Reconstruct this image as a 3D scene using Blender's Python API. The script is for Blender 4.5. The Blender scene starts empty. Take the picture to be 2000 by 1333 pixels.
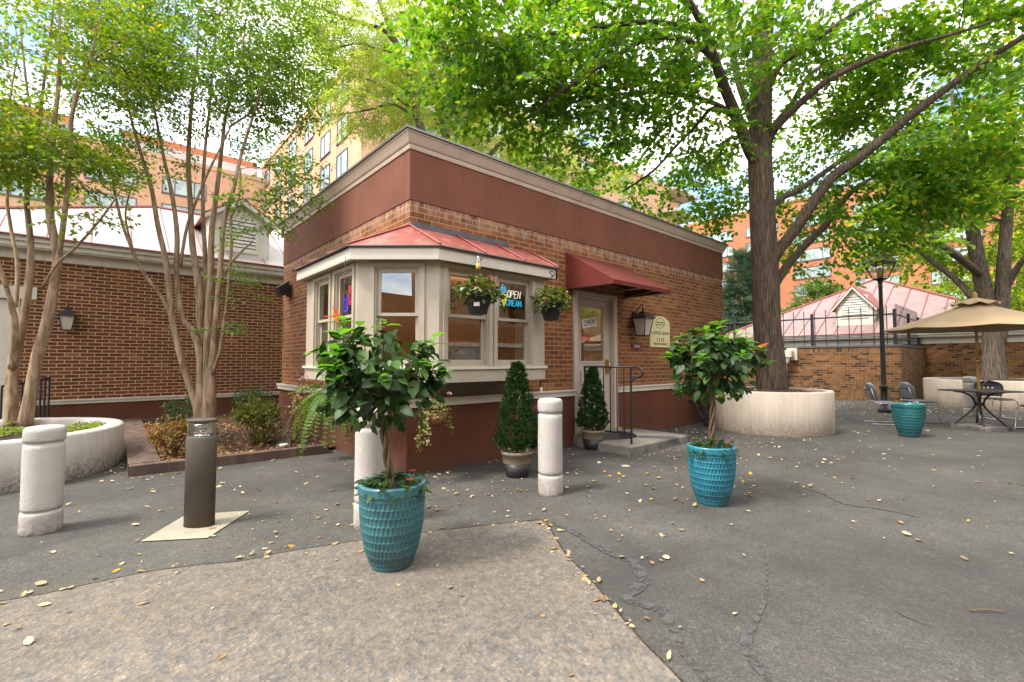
import bpy, math, random
import numpy as np
from mathutils import Vector, Matrix
R = math.radians
scene = bpy.context.scene
COL = scene.collection

# ------------------------------------------------------------------ camera, sky, sun, exposure
cam = bpy.data.cameras.new('camera'); camo = bpy.data.objects.new('camera', cam); COL.objects.link(camo)
cam.sensor_width = 36; cam.lens = 16.344; cam.clip_start = 0.05; cam.clip_end = 2000
camo.location = (0, 0, 1.3); camo.rotation_euler = (R(92.46), 0, R(-41.4))
scene.camera = camo
SUN = Vector((-0.62, 0.10, 1.0)).normalized()
world = bpy.data.worlds.new('World'); scene.world = world; world.use_nodes = True
nt = world.node_tree; nt.nodes.clear()
wo = nt.nodes.new('ShaderNodeOutputWorld'); bg = nt.nodes.new('ShaderNodeBackground')
sky = nt.nodes.new('ShaderNodeTexSky'); sky.sky_type = 'NISHITA'; sky.sun_disc = False
sky.sun_elevation = math.asin(SUN.z); sky.sun_rotation = math.atan2(SUN.x, SUN.y)
sky.air_density = 1.0; sky.dust_density = 1.5; sky.ozone_density = 1.5
tc = nt.nodes.new('ShaderNodeTexCoord'); mp = nt.nodes.new('ShaderNodeMapping'); mp.inputs['Scale'].default_value = (1.6, 1.6, 3.4)
nz = nt.nodes.new('ShaderNodeTexNoise'); nz.inputs['Scale'].default_value = 1.7; nz.inputs['Detail'].default_value = 7; nz.inputs['Roughness'].default_value = .58
rp = nt.nodes.new('ShaderNodeValToRGB'); rp.color_ramp.elements[0].position = .40; rp.color_ramp.elements[1].position = .60
mx = nt.nodes.new('ShaderNodeMix'); mx.data_type = 'RGBA'
mx.inputs[7].default_value = (10.3, 9.8, 9.0, 1)
nt.links.new(tc.outputs['Generated'], mp.inputs[0]); nt.links.new(mp.outputs[0], nz.inputs['Vector'])
nt.links.new(nz.outputs['Fac'], rp.inputs[0]); nt.links.new(rp.outputs[0], mx.inputs[0])
nt.links.new(sky.outputs[0], mx.inputs[6]); nt.links.new(mx.outputs[2], bg.inputs['Color'])
bg.inputs['Strength'].default_value = 0.15
nt.links.new(bg.outputs[0], wo.inputs[0])
sun = bpy.data.lights.new('sun', 'SUN'); suno = bpy.data.objects.new('sun', sun); COL.objects.link(suno)
sun.energy = 1.65; sun.angle = R(11); sun.color = (1.0, .95, .87)
suno.rotation_euler = SUN.to_track_quat('Z', 'Y').to_euler(); suno.location = (-10, 0, 30)
scene.view_settings.view_transform = 'Standard'; scene.view_settings.look = 'None'
scene.view_settings.gamma = 1; scene.view_settings.exposure = 1.54
scene.render.engine = 'CYCLES'
scene.cycles.max_bounces = 8; scene.cycles.transparent_max_bounces = 12; scene.cycles.transmission_bounces = 6
scene.cycles.diffuse_bounces = 4; scene.cycles.caustics_reflective = False; scene.cycles.caustics_refractive = False
scene.cycles.use_denoising = True

# ------------------------------------------------------------------ objects, labels
def tag(o, label=None, cat=None, group=None, kind=None):
    if label: o['label'] = label
    if cat: o['category'] = cat
    if group: o['group'] = group
    if kind: o['kind'] = kind
    return o
def thing(name, label, cat, loc=(0, 0, 0), group=None, rz=0):
    o = bpy.data.objects.new(name, None); COL.objects.link(o); o.empty_display_size = .1
    o.location = loc; o.rotation_euler.z = rz
    return tag(o, label, cat, group)
def absloc(o):
    v = Vector((0, 0, 0))
    while o is not None: v += o.location; o = o.parent
    return v
def kids(o): return [c for c in COL.objects if c.parent is o]
def copy_tree(o, parent=None):
    c = o.copy(); COL.objects.link(c)
    if parent: c.parent = parent
    for ch in kids(o): copy_tree(ch, c)
    return c
def link_mesh(name, me, m, parent):
    if m is not None:
        for k in (m if isinstance(m, (list, tuple)) else [m]): me.materials.append(k)
    o = bpy.data.objects.new(name, me); COL.objects.link(o)
    if parent is not None: o.parent = parent
    return o

class MB:
    """collects faces; build() links them as one mesh with metric UVs"""
    def __init__(s): s.v = []; s.f = []; s.sm = []; s.mi = []; s.cm = 0; s.st = []
    def add(s, vs, fs, smooth=False):
        b = len(s.v); s.st.append((b, len(s.f))); s.v.extend([tuple(p) for p in vs])
        for f in fs: s.f.append([i + b for i in f]); s.sm.append(smooth); s.mi.append(s.cm)
        return s
    def box(s, lo, hi, bev=0):
        x0, y0, z0 = lo; x1, y1, z1 = hi
        if bev <= 0:
            return s.add([(x0,y0,z0),(x1,y0,z0),(x1,y1,z0),(x0,y1,z0),(x0,y0,z1),(x1,y0,z1),(x1,y1,z1),(x0,y1,z1)],
              [(0,3,2,1),(4,5,6,7),(0,1,5,4),(1,2,6,5),(2,3,7,6),(3,0,4,7)])
        b = bev
        return s.prism([(x0+b,y0),(x1-b,y0),(x1,y0+b),(x1,y1-b),(x1-b,y1),(x0+b,y1),(x0,y1-b),(x0,y0+b)], z0, z1, b)
    def prism(s, pts, z0, z1, bev=0, bot=True):
        n = len(pts); c = np.mean(np.array(pts), 0)
        rings = [[(x, y, z0) for x, y in pts]]
        if bev > 0:
            rings.append([(x, y, z1 - bev) for x, y in pts])
            ins = []
            for x, y in pts:
                d = np.array([x, y]) - c; l = np.linalg.norm(d) + 1e-9
                q = c + d * max(0, (l - bev)) / l; ins.append((q[0], q[1], z1))
            rings.append(ins)
        else: rings.append([(x, y, z1) for x, y in pts])
        vs = [p for r in rings for p in r]; fs = []
        for k in range(len(rings) - 1):
            for i in range(n):
                j = (i + 1) % n; fs.append((k*n+i, k*n+j, (k+1)*n+j, (k+1)*n+i))
        if bot: fs.append(tuple(range(n))[::-1])
        fs.append(tuple(range((len(rings)-1)*n, len(rings)*n)))
        return s.add(vs, fs)
    def obox(s, o, t, a, b, d0, d1, z0, z1):
        """box in a wall frame: o origin, t tangent (xy), outward normal = t turned -90; a..b along t, d0..d1 outward"""
        t = np.array(t[:2]) / np.hypot(*t[:2]); n = np.array([t[1], -t[0]]); o = np.array(o[:2])
        q = [o + t*a + n*d0, o + t*b + n*d0, o + t*b + n*d1, o + t*a + n*d1]
        vs = [(p[0], p[1], z0) for p in q] + [(p[0], p[1], z1) for p in q]
        return s.add(vs, [(0,1,2,3),(7,6,5,4),(1,0,4,5),(2,1,5,6),(3,2,6,7),(0,3,7,4)])
    def ring(s, rect, prof, smooth=False):
        """profile (offset, z) swept round a rectangle with mitred corners"""
        x0, y0, x1, y1 = rect; vs = []; fs = []
        for d, z in prof: vs += [(x0-d,y0-d,z),(x1+d,y0-d,z),(x1+d,y1+d,z),(x0-d,y1+d,z)]
        for k in range(len(prof)-1):
            for i in range(4):
                j = (i+1) % 4; fs.append((k*4+i, k*4+j, (k+1)*4+j, (k+1)*4+i))
        return s.add(vs, fs, smooth)
    def lathe(s, prof, c=(0,0,0), n=32, smooth=True, cap=True, sx=1, sy=1, rot=0):
        vs = []; fs = []
        for r, z in prof:
            for i in range(n):
                a = 2*math.pi*i/n; x = r*sx*math.cos(a); y = r*sy*math.sin(a)
                vs.append((c[0]+x*math.cos(rot)-y*math.sin(rot), c[1]+x*math.sin(rot)+y*math.cos(rot), c[2]+z))
        for k in range(len(prof)-1):
            for i in range(n):
                j = (i+1) % n; fs.append((k*n+i, k*n+j, (k+1)*n+j, (k+1)*n+i))
        s.add(vs, fs, smooth)
        if cap:
            m = len(s.v) - n*len(prof)
            s.f.append([m+i for i in range(n)][::-1]); s.sm.append(False); s.mi.append(s.cm)
            m2 = len(s.v) - n
            s.f.append([m2+i for i in range(n)]); s.sm.append(False); s.mi.append(s.cm)
        return s
    def tube(s, pts, r, n=8, smooth=True, sub=0, cap=True):
        P = np.array([p[:3] for p in pts], float)
        rr = np.array([p[3] for p in pts], float) if len(pts[0]) > 3 else (np.full(len(P), r) if np.isscalar(r) else np.array(r, float))
        if sub and len(P) > 2: P, rr = smooth_path(P, rr, sub)
        T = np.gradient(P, axis=0); T /= np.linalg.norm(T, axis=1)[:, None] + 1e-9
        u = np.cross(T[0], (0, 0, 1.0)); 
        if np.linalg.norm(u) < 1e-3: u = np.cross(T[0], (1.0, 0, 0))
        u /= np.linalg.norm(u); A = np.arange(n)*2*math.pi/n; vs = []
        for k in range(len(P)):
            u = u - T[k]*np.dot(u, T[k]); u /= np.linalg.norm(u) + 1e-9; w = np.cross(T[k], u)
            vs.extend((P[k] + rr[k]*(np.cos(A)[:, None]*u + np.sin(A)[:, None]*w)).tolist())
        fs = []
        for k in range(len(P)-1):
            for i in range(n):
                j = (i+1) % n; fs.append((k*n+i, k*n+j, (k+1)*n+j, (k+1)*n+i))
        if cap: fs.append(tuple(range(n))[::-1]); fs.append(tuple(range((len(P)-1)*n, len(P)*n)))
        return s.add(vs, fs, smooth)
    def build_each(s, name, m, parent=None):
        """every added shape becomes a part of its own"""
        e = s.st[1:]+[(len(s.v), len(s.f))]
        for (v0, f0), (v1, f1) in zip(s.st, e):
            q = MB(); q.v = s.v[v0:v1]; q.f = [[i-v0 for i in f] for f in s.f[f0:f1]]; q.sm = s.sm[f0:f1]; q.mi = s.mi[f0:f1]; q.build(name, m, parent)
    def build(s, name, m, parent=None, local=False):
        off = Vector((0,0,0)) if (parent is None or local) else absloc(parent)
        V = np.array(s.v, float) - np.array(off)
        me = bpy.data.meshes.new(name); me.from_pydata(V.tolist(), [], s.f); me.update()
        me.polygons.foreach_set('use_smooth', s.sm)
        if any(s.mi): me.polygons.foreach_set('material_index', s.mi)
        # metric box UVs in world metres
        uv = me.uv_layers.new(name='UVMap'); W = np.array(s.v, float)
        nl = len(me.loops); li = np.empty(nl, int); me.loops.foreach_get('vertex_index', li)
        npoly = len(me.polygons); N = np.empty(npoly*3); me.polygons.foreach_get('normal', N); N = N.reshape(-1, 3)
        tot = np.empty(npoly, int); me.polygons.foreach_get('loop_total', tot); pf = np.repeat(np.arange(npoly), tot)
        L = W[li]; NN = N[pf]; flat = np.abs(NN[:, 2]) > .75
        h = np.hypot(NN[:, 0], NN[:, 1]) + 1e-9
        U = np.where(flat, L[:, 0], (-NN[:, 1]*L[:, 0] + NN[:, 0]*L[:, 1])/h); Vv = np.where(flat, L[:, 1], L[:, 2])
        uv.data.foreach_set('uv', np.stack([U, Vv], 1).ravel())
        return link_mesh(name, me, m, parent)

def smooth_path(P, rr, sub):
    n = len(P); out = []; ro = []
    for i in range(n-1):
        p0 = P[max(i-1, 0)]; p1 = P[i]; p2 = P[i+1]; p3 = P[min(i+2, n-1)]
        for k in range(sub):
            t = k/sub
            out.append(.5*((2*p1)+(-p0+p2)*t+(2*p0-5*p1+4*p2-p3)*t*t+(-p0+3*p1-3*p2+p3)*t**3)); ro.append(rr[i]*(1-t)+rr[i+1]*t)
    out.append(P[-1]); ro.append(rr[-1])
    return np.array(out), np.array(ro)

def raw_mesh(name, V, F, m, parent=None, smooth=False):
    """numpy verts and equal-sized faces -> mesh"""
    off = np.array(absloc(parent)) if parent is not None else 0
    V = (np.asarray(V) - off).astype(np.float32); F = np.asarray(F, np.int32)
    me = bpy.data.meshes.new(name); me.vertices.add(len(V)); me.vertices.foreach_set('co', V.ravel())
    k = F.shape[1]; me.loops.add(F.size); me.loops.foreach_set('vertex_index', F.ravel())
    me.polygons.add(len(F)); me.polygons.foreach_set('loop_start', np.arange(0, F.size, k, dtype=np.int32))
    if smooth: me.polygons.foreach_set('use_smooth', np.ones(len(F), bool))
    me.update(calc_edges=True)
    return link_mesh(name, me, m, parent)

# ------------------------------------------------------------------ materials
class Mat:
    def __init__(s, name):
        s.m = bpy.data.materials.new(name); s.m.use_nodes = True; s.t = s.m.node_tree
        s.b = s.t.nodes['Principled BSDF']; s.out = s.t.nodes['Material Output']
    def n(s, typ, **k):
        o = s.t.nodes.new('ShaderNode'+typ)
        for a, v in k.items():
            if a in o.inputs: o.inputs[a].default_value = v
            else: setattr(o, a, v)
        return o
    def l(s, a, b): s.t.links.new(a, b)
    def coord(s, kind='Object', scale=(1,1,1)):
        c = s.n('TexCoord'); m = s.n('Mapping'); m.inputs['Scale'].default_value = scale
        s.l(c.outputs[kind], m.inputs[0]); return m.outputs[0]
    def noise(s, vec, scale, detail=4, rough=.55, dist=0):
        o = s.n('TexNoise'); o.inputs['Scale'].default_value = scale; o.inputs['Detail'].default_value = detail
        o.inputs['Roughness'].default_value = rough; o.inputs['Distortion'].default_value = dist
        s.l(vec, o.inputs['Vector']); return o.outputs['Fac']
    def vor(s, vec, scale, out='Color', feature='F1'):
        o = s.n('TexVoronoi'); o.feature = feature; o.inputs['Scale'].default_value = scale; s.l(vec, o.inputs['Vector']); return o.outputs[out]
    def ramp(s, fac, stops, interp='LINEAR'):
        o = s.n('ValToRGB'); r = o.color_ramp; r.interpolation = interp
        while len(r.elements) < len(stops): r.elements.new(.5)
        for e, (p, c) in zip(r.elements, stops):
            e.position = p; e.color = (*c, 1) if not np.isscalar(c) else (c, c, c, 1)
        s.l(fac, o.inputs[0]); return o.outputs[0]
    def mix(s, fac, a, b, blend='MIX'):
        o = s.n('Mix'); o.data_type = 'RGBA'; o.blend_type = blend
        for x, i in ((fac, 0), (a, 6), (b, 7)):
            if isinstance(x, (int, float)): o.inputs[i].default_value = x
            elif isinstance(x, tuple): o.inputs[i].default_value = (*x, 1) if len(x) == 3 else x
            else: s.l(x, o.inputs[i])
        return o.outputs[2]
    def math(s, op, a, b=0):
        o = s.n('Math'); o.operation = op
        for x, i in ((a, 0), (b, 1)):
            if isinstance(x, (int, float)): o.inputs[i].default_value = x
            else: s.l(x, o.inputs[i])
        return o.outputs[0]
    def bump(s, h, strength=.3, dist=.01, prev=None):
        o = s.n('Bump'); o.inputs['Strength'].default_value = strength; o.inputs['Distance'].default_value = dist
        s.l(h, o.inputs['Height'])
        if prev is not None: s.l(prev, o.inputs['Normal'])
        s.l(o.outputs[0], s.b.inputs['Normal']); return o.outputs[0]
    def col(s, c):
        if isinstance(c, tuple): s.b.inputs['Base Color'].default_value = (*c, 1)
        else: s.l(c, s.b.inputs['Base Color'])
        return s
    def set(s, **k):
        for a, v in k.items(): s.b.inputs[a.replace('_', ' ')].default_value = v
        return s

def paint(name, c, rough=.5, var=.12, scale=6, bump=.05, bscale=60, metal=0, dirt=None):
    M = Mat(name); v = M.coord(); f = M.noise(v, scale, 5)
    lo = tuple(x*(1-var) for x in c); hi = tuple(min(1, x*(1+var)) for x in c)
    colr = M.ramp(f, [(.3, lo), (.7, hi)])
    if dirt:
        g = M.noise(M.coord('Object', (3, 3, 1)), 2.5, 6, .65); colr = M.mix(M.ramp(g, [(.5, 0), (.72, .6)]), colr, dirt)
    M.col(colr); M.set(Roughness=rough, Metallic=metal)
    if bump: M.bump(M.noise(v, bscale, 3), bump, .01)
    return M.m

def brick(name, stops, mortar, w=.203, h=.0677, ms=.005, bump=.5, stain=None, rough=.85):
    M = Mat(name); uv = M.coord('UV')
    # wander the joints slightly
    nzv = M.n('TexNoise'); nzv.inputs['Scale'].default_value = 9; M.l(uv, nzv.inputs['Vector'])
    wv = M.n('VectorMath'); wv.operation = 'MULTIPLY_ADD'; wv.inputs[1].default_value = (.006, .006, 0)
    M.l(nzv.outputs['Color'], wv.inputs[0]); M.l(uv, wv.inputs[2])
    b = M.n('TexBrick'); b.offset = .5; b.inputs['Scale'].default_value = 1; b.inputs['Brick Width'].default_value = w
    b.inputs['Row Height'].default_value = h; b.inputs['Mortar Size'].default_value = ms; b.inputs['Mortar Smooth'].default_value = .15
    b.inputs['Color1'].default_value = (0, 0, 0, 1); b.inputs['Color2'].default_value = (1, 1, 1, 1); b.inputs['Mortar'].default_value = (.5, .5, .5, 1)
    M.l(wv.outputs[0], b.inputs['Vector'])
    c = M.ramp(b.outputs['Color'], stops)
    f = M.noise(uv, 40, 5, .7); c = M.mix(.5, c, M.ramp(f, [(.25, .55), (.75, 1.3)]), 'MULTIPLY')
    g = M.noise(uv, .9, 5, .6); c = M.mix(.55, c, M.ramp(g, [(.3, .65), (.7, 1.2)]), 'MULTIPLY')
    mf = M.noise(uv, 25, 3); mc = M.mix(M.ramp(mf, [(.3, .0), (.7, .5)]), mortar, tuple(x*.55 for x in mortar))
    c = M.mix(b.outputs['Fac'], c, mc)
    if stain:
        for (z0, z1, colr, amt) in stain:
            sp = M.n('SeparateXYZ'); M.l(uv, sp.inputs[0]); mr = M.n('MapRange'); M.l(sp.outputs[1], mr.inputs[0])
            mr.inputs[1].default_value = z0; mr.inputs[2].default_value = z1
            k = M.math('MULTIPLY', mr.outputs[0], M.ramp(M.noise(M.coord('UV', (3, 1, 1)), 3.5, 5, .65), [(.42, 0), (.62, amt)]))
            c = M.mix(k, c, colr)
    M.col(c); M.set(Roughness=rough)
    hgt = M.math('SUBTRACT', M.math('MULTIPLY', M.noise(uv, 90, 4), .35), b.outputs['Fac'])
    M.bump(hgt, bump, .008)
    return M.m

def stucco(name, c, streak=.25, rough=.9, scale=70, grime=None):
    M = Mat(name); v = M.coord(); f = M.noise(v, 1.6, 5, .6); s = M.noise(M.coord('Object', (14, 14, .7)), 1.5, 5, .6)
    colr = M.ramp(f, [(.3, tuple(x*.82 for x in c)), (.7, tuple(x*1.12 for x in c))])
    colr = M.mix(streak, colr, M.ramp(s, [(.35, .5), (.65, 1.25)]), 'MULTIPLY')
    if grime:
        z0, z1, gc, amt = grime
        sp = M.n('SeparateXYZ'); g = M.n('NewGeometry'); M.l(g.outputs['Position'], sp.inputs[0]); mr = M.n('MapRange'); M.l(sp.outputs[2], mr.inputs[0])
        mr.inputs[1].default_value = z1; mr.inputs[2].default_value = z0
        k = M.math('MULTIPLY', mr.outputs[0], M.ramp(M.noise(v, 26, 6, .75), [(.40, 0), (.6, amt)]))
        colr = M.mix(k, colr, gc)
    M.col(colr); M.set(Roughness=rough)
    b1 = M.bump(M.noise(v, scale, 5, .7), .55, .012)
    return M.m

def leafmat(name, stops, trans=.45, rough=.45, tint=(1.25, 1.35, .55), spec=.4):
    M = Mat(name); g = M.n('NewGeometry'); c = M.ramp(g.outputs['Random Per Island'], stops)
    M.col(c); M.set(Roughness=rough); M.b.inputs['Specular IOR Level'].default_value = spec
    tr = M.n('BsdfTranslucent'); M.l(M.mix(1.0, c, (tint[0], tint[1], tint[2]), 'MULTIPLY'), tr.inputs['Color'])
    ms = M.n('MixShader'); ms.inputs[0].default_value = trans
    M.l(M.b.outputs[0], ms.inputs[1]); M.l(tr.outputs[0], ms.inputs[2]); M.l(ms.outputs[0], M.out.inputs['Surface'])
    return M.m

def barkmat(name, c1, c2, sc=(9, 9, 1.6), bump=.8, dist=.03, moss=None):
    M = Mat(name); v = M.coord('Object', sc); f = M.noise(v, 3.0, 7, .65, .6)
    colr = M.ramp(f, [(.38, c1), (.62, c2)]); p = M.noise(M.coord(), 1.3, 4)
    colr = M.mix(.4, colr, M.ramp(p, [(.3, .6), (.7, 1.25)]), 'MULTIPLY')
    M.col(colr); M.set(Roughness=.9); M.bump(f, bump, dist); return M.m

def glow(name, c, s):
    M = Mat(name); e = M.n('Emission'); e.inputs[0].default_value = (*c, 1); e.inputs[1].default_value = s
    M.l(e.outputs[0], M.out.inputs['Surface']); return M.m
def glass(name, tint=(.9, .93, .9), refl=1.0, rough=.0, base=.04):
    M = Mat(name); t = M.n('BsdfTransparent'); t.inputs[0].default_value = (*tint, 1)
    g = M.n('BsdfGlossy'); g.inputs['Roughness'].default_value = rough; g.inputs[0].default_value = (.95, .97, 1, 1)
    lw = M.n('LayerWeight'); lw.inputs[0].default_value = .5
    f = M.math('ADD', M.math('MULTIPLY', M.math('POWER', lw.outputs['Facing'], 4.0), .9*refl), .03+base); ms = M.n('MixShader'); M.l(f, ms.inputs[0])
    wn = M.noise(M.coord(), 2.2, 2); bp = M.n('Bump'); bp.inputs['Strength'].default_value = .03; bp.inputs['Distance'].default_value = .02; M.l(wn, bp.inputs['Height']); M.l(bp.outputs[0], g.inputs['Normal'])
    M.l(t.outputs[0], ms.inputs[1]); M.l(g.outputs[0], ms.inputs[2]); M.l(ms.outputs[0], M.out.inputs['Surface']); return M.m

def aggregate(name, stops, base, chip=130, amt=.8, big=(.75, 1.2), bump=.4, rust=None, moss=None, dark=None, smooth=False):
    M = Mat(name); v = M.coord()
    c = M.ramp(M.vor(v, chip, 'Color'), stops)  # single stones
    c2 = M.ramp(M.vor(v, chip*.45, 'Color'), stops); c = M.mix(.4, c, c2)
    gap = M.vor(v, chip, 'Distance', 'F1'); c = M.mix(M.ramp(gap, [(.35, 0), (.75, amt)]), c, base)
    f = M.noise(v, .7, 6, .6); c = M.mix(1.0, c, M.ramp(f, [(.3, big[0]), (.7, big[1])]), 'MULTIPLY')
    f2 = M.noise(v, 5, 5, .7); c = M.mix(.6, c, M.ramp(f2, [(.3, .8), (.7, 1.2)]), 'MULTIPLY')
    for spec, sc in ((rust, .9), (moss, .55)):
        if spec: c = M.mix(M.ramp(M.noise(v, sc, 6, .65, .4), [(spec[1], 0), (spec[2], spec[3])]), c, spec[0])
    if dark: c = M.mix(M.ramp(M.noise(v, dark[4] if len(dark) > 4 else 1.6, 6, .62, .3), [(dark[1], 0), (dark[2], dark[3])]), c, dark[0])
    M.col(c); M.set(Roughness=.88); M.b.inputs['Specular IOR Level'].default_value = .35
    b1 = M.bump(gap, bump, .006); M.bump(M.noise(v, 3, 4), .12, .05, b1)
    return M.m

MT = {}
MT['shop_brick'] = brick('shop_brick', [(0, (.145,.043,.012)), (.45, (.215,.066,.018)), (.8, (.26,.086,.024)), (1, (.31,.125,.046))], (.41,.265,.13), h=.0695, ms=.0055,
                         stain=[(2.98, 3.19, (.5,.4,.3), .75)])
MT['wing_brick'] = brick('wing_brick', [(0, (.085,.020,.007)), (.6, (.145,.034,.011)), (.93, (.18,.048,.016)), (1, (.29,.125,.038))], (.48,.325,.165), w=.215, h=.0695, ms=.0085)
MT['court_brick'] = brick('court_brick', [(0, (.035,.017,.009)), (.16, (.055,.024,.011)), (.22, (.15,.060,.019)), (.7, (.21,.09,.028)), (1, (.27,.125,.042))], (.30,.19,.09), h=.078, ms=.006,
                          stain=[(1.2, .0, (.05,.035,.018), .85)])
MT['plinth'] = stucco('plinth', (.12,.034,.0125), .2, scale=45, grime=(0, .25, (.10,.075,.055), .6))
MT['band'] = stucco('band', (.18,.064,.034), .18, scale=60)
MT['trim'] = paint('trim', (.43,.365,.275), .5, .06, 3, .04, dirt=(.33,.27,.20))
MT['trim_white'] = paint('trim_white', (.60,.545,.45), .5, .05, 3, .04, dirt=(.5,.45,.38))
MT['cornice'] = paint('cornice', (.47,.37,.28), .55, .07, 2, .03, dirt=(.3,.23,.17))
MT['cap'] = paint('cap', (.16,.16,.15), .4, .15, 4, .03, metal=.5)
MT['dark_strip'] = paint('dark_strip', (.20,.165,.125), .7, .08, 4, .04)
MT['red_metal'] = paint('red_metal', (.26,.072,.055), .38, .12, 2.5, .03, 12, dirt=(.5,.28,.24))
MT['flash'] = paint('flash', (.10,.10,.105), .8, .25, 20, .2)
MT['awning'] = paint('awning', (.125,.017,.009), .95, .12, 5, .15, 160)
MT['awning_in'] = paint('awning_in', (.05,.03,.028), .9)
MT['steel'] = paint('steel', (.35,.34,.32), .35, .1, metal=.9)
MT['door'] = paint('door', (.50,.415,.335), .45, .04, 3, .03)
MT['brass'] = paint('brass', (.55,.36,.10), .3, .1, metal=1)
MT['black'] = paint('black', (.016,.017,.02), .38, .2, 6, .06)
MT['blackpl'] = paint('blackpl', (.018,.018,.019), .45, .15, 9, .03)
MT['frost'] = paint('frost', (.50,.45,.37), .3, .15, 9, .03)
MT['lampglass'] = glass('lampglass', (.86,.83,.78), .8, .1, .10)
MT['pane'] = glass('pane', (.84,.84,.78), 1.1, .0, .11)
MT['interior'] = paint('interior', (.50,.33,.18), .8, .12)
MT['wood_in'] = paint('wood_in', (.30,.16,.07), .6, .2)
MT['cream_sign'] = paint('cream_sign', (.68,.61,.30), .45, .04, 5, .03)
MT['ink'] = paint('ink', (.035,.035,.025), .6)
MT['maroon'] = paint('maroon', (.115,.018,.024), .4)
MT['white_txt'] = paint('white_txt', (.78,.74,.70), .6)
MT['red_txt'] = paint('red_txt', (.5,.03,.03), .6)
MT['white_stucco'] = stucco('white_stucco', (.54,.50,.435), .15, scale=55, grime=(0, .33, (.12,.095,.07), .9))
MT['bol_white'] = stucco('bol_white', (.50,.46,.405), .08, scale=38, grime=(0, .16, (.16,.12,.09), .9))
MT['tan_stucco'] = stucco('tan_stucco', (.50,.42,.33), .16, scale=55, grime=(0, .30, (.17,.12,.08), .8))
MT['bronze'] = paint('bronze', (.075,.058,.043), .5, .08, 8, .08, 140)
MT['conc'] = aggregate('conc', [(0, (.26,.23,.17)), (1, (.38,.34,.26))], (.30,.27,.2), 90, .4, bump=.15, moss=((.12,.13,.05), .55, .75, .5))
MT['pad'] = aggregate('pad', [(0, (.20,.18,.15)), (1, (.30,.27,.22))], (.22,.2,.17), 120, .4, bump=.12, dark=((.055,.055,.058), .45, .6, .9))
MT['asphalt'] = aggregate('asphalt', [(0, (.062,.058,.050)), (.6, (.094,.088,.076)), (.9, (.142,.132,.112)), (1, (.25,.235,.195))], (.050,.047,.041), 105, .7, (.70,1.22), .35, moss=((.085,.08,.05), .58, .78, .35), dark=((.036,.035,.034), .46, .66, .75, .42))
MT['asphalt_light'] = aggregate('asphalt_light', [(0, (.065,.061,.052)), (.6, (.105,.098,.083)), (.9, (.16,.148,.125)), (1, (.27,.25,.21))], (.05,.047,.04), 100, .7, (.72,1.2), .35, moss=((.075,.075,.035), .50, .68, .55), dark=((.042,.040,.034), .48, .68, .6, .6))
MT['apron'] = aggregate('apron', [(0, (.062,.062,.061)), (.38, (.115,.112,.106)), (.55, (.165,.15,.13)), (.8, (.225,.175,.125)), (1, (.36,.32,.26))], (.145,.118,.086), 66, .5, (.78,1.18), .5, rust=((.185,.14,.092), .44, .70, .35), dark=((.075,.066,.054), .54, .76, .35), smooth=True)
def sealmat():
    M = Mat('seal'); v = M.coord(); M.col(M.ramp(M.noise(v, 30, 5, .7), [(.3, (.055,.054,.052)), (.7, (.092,.090,.085))])); M.set(Roughness=.62); M.bump(M.noise(v, 90, 4), .3, .004)
    t = M.n('BsdfTransparent'); ms = M.n('MixShader'); M.l(M.ramp(M.noise(v, 16, 6, .75), [(.47, 1), (.56, .25)]), ms.inputs[0]); M.l(t.outputs[0], ms.inputs[1]); M.l(M.b.outputs[0], ms.inputs[2]); M.l(ms.outputs[0], M.out.inputs['Surface']); return M.m
MT['seal'] = sealmat()
MT['mulch'] = aggregate('mulch', [(0, (.03,.018,.011)), (.5, (.085,.05,.028)), (1, (.17,.105,.06))], (.02,.013,.009), 38, .8, (.6,1.3), 1.0)
MT['border'] = brick('border', [(0, (.085,.05,.036)), (1, (.155,.095,.068))], (.09,.075,.055), w=.1, h=.22, ms=.006, bump=.6)
MT['teal'] = None
MT['roofmetal'] = paint('roofmetal', (.24,.158,.146), .5, .2, 1.6, .03, 9, dirt=(.30,.20,.185))
MT['roofmetal_pale'] = paint('roofmetal_pale', (.36,.315,.315), .42, .14, 1.6, .03, 9, dirt=(.47,.43,.43))
MT['seam'] = paint('seam', (.22,.105,.085), .5)
MT['seam_red'] = paint('seam_red', (.24,.05,.04), .5)
MT['cement_white'] = paint('cement_white', (.62,.585,.50), .6, .08, 3, .04, dirt=(.42,.37,.3))
MT['apt_peach'] = brick('apt_peach', [(0, (.60,.34,.20)), (1, (.68,.40,.25))], (.62,.40,.25), bump=.1)
MT['apt_orange'] = brick('apt_orange', [(0, (.42,.135,.055)), (1, (.50,.185,.085))], (.46,.21,.11), bump=.1)
MT['apt_conc'] = paint('apt_conc', (.52,.46,.38), .8, .06)
MT['apt_frame'] = paint('apt_frame', (.08,.075,.075), .5)
MT['apt_glass'] = None
MT['lime_bark'] = barkmat('lime_bark', (.040,.026,.016), (.20,.135,.085), (15, 15, 1.3), 1.0, .06)
MT['grey_bark'] = barkmat('grey_bark', (.05,.036,.025), (.23,.175,.125), (13, 13, 1.3), 1.0, .05)
MT['crape_bark'] = barkmat('crape_bark', (.17,.10,.055), (.42,.30,.19), (6, 6, .9), .3, .012)
MT['oak_bark'] = barkmat('oak_bark', (.06,.046,.032), (.17,.13,.09))
MT['stem'] = barkmat('stem', (.10,.062,.032), (.20,.135,.07), (20, 20, 4), .4, .004)
MT['soil'] = aggregate('soil', [(0, (.022,.015,.01)), (1, (.10,.07,.045))], (.02,.014,.01), 60, .8, bump=1)
MT['canvas'] = paint('canvas', (.42,.295,.165), .85, .06, 6, .12, 240)
MT['wood'] = barkmat('wood', (.36,.19,.06), (.50,.29,.11), (18, 18, 1.5), .15, .003)
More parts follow.
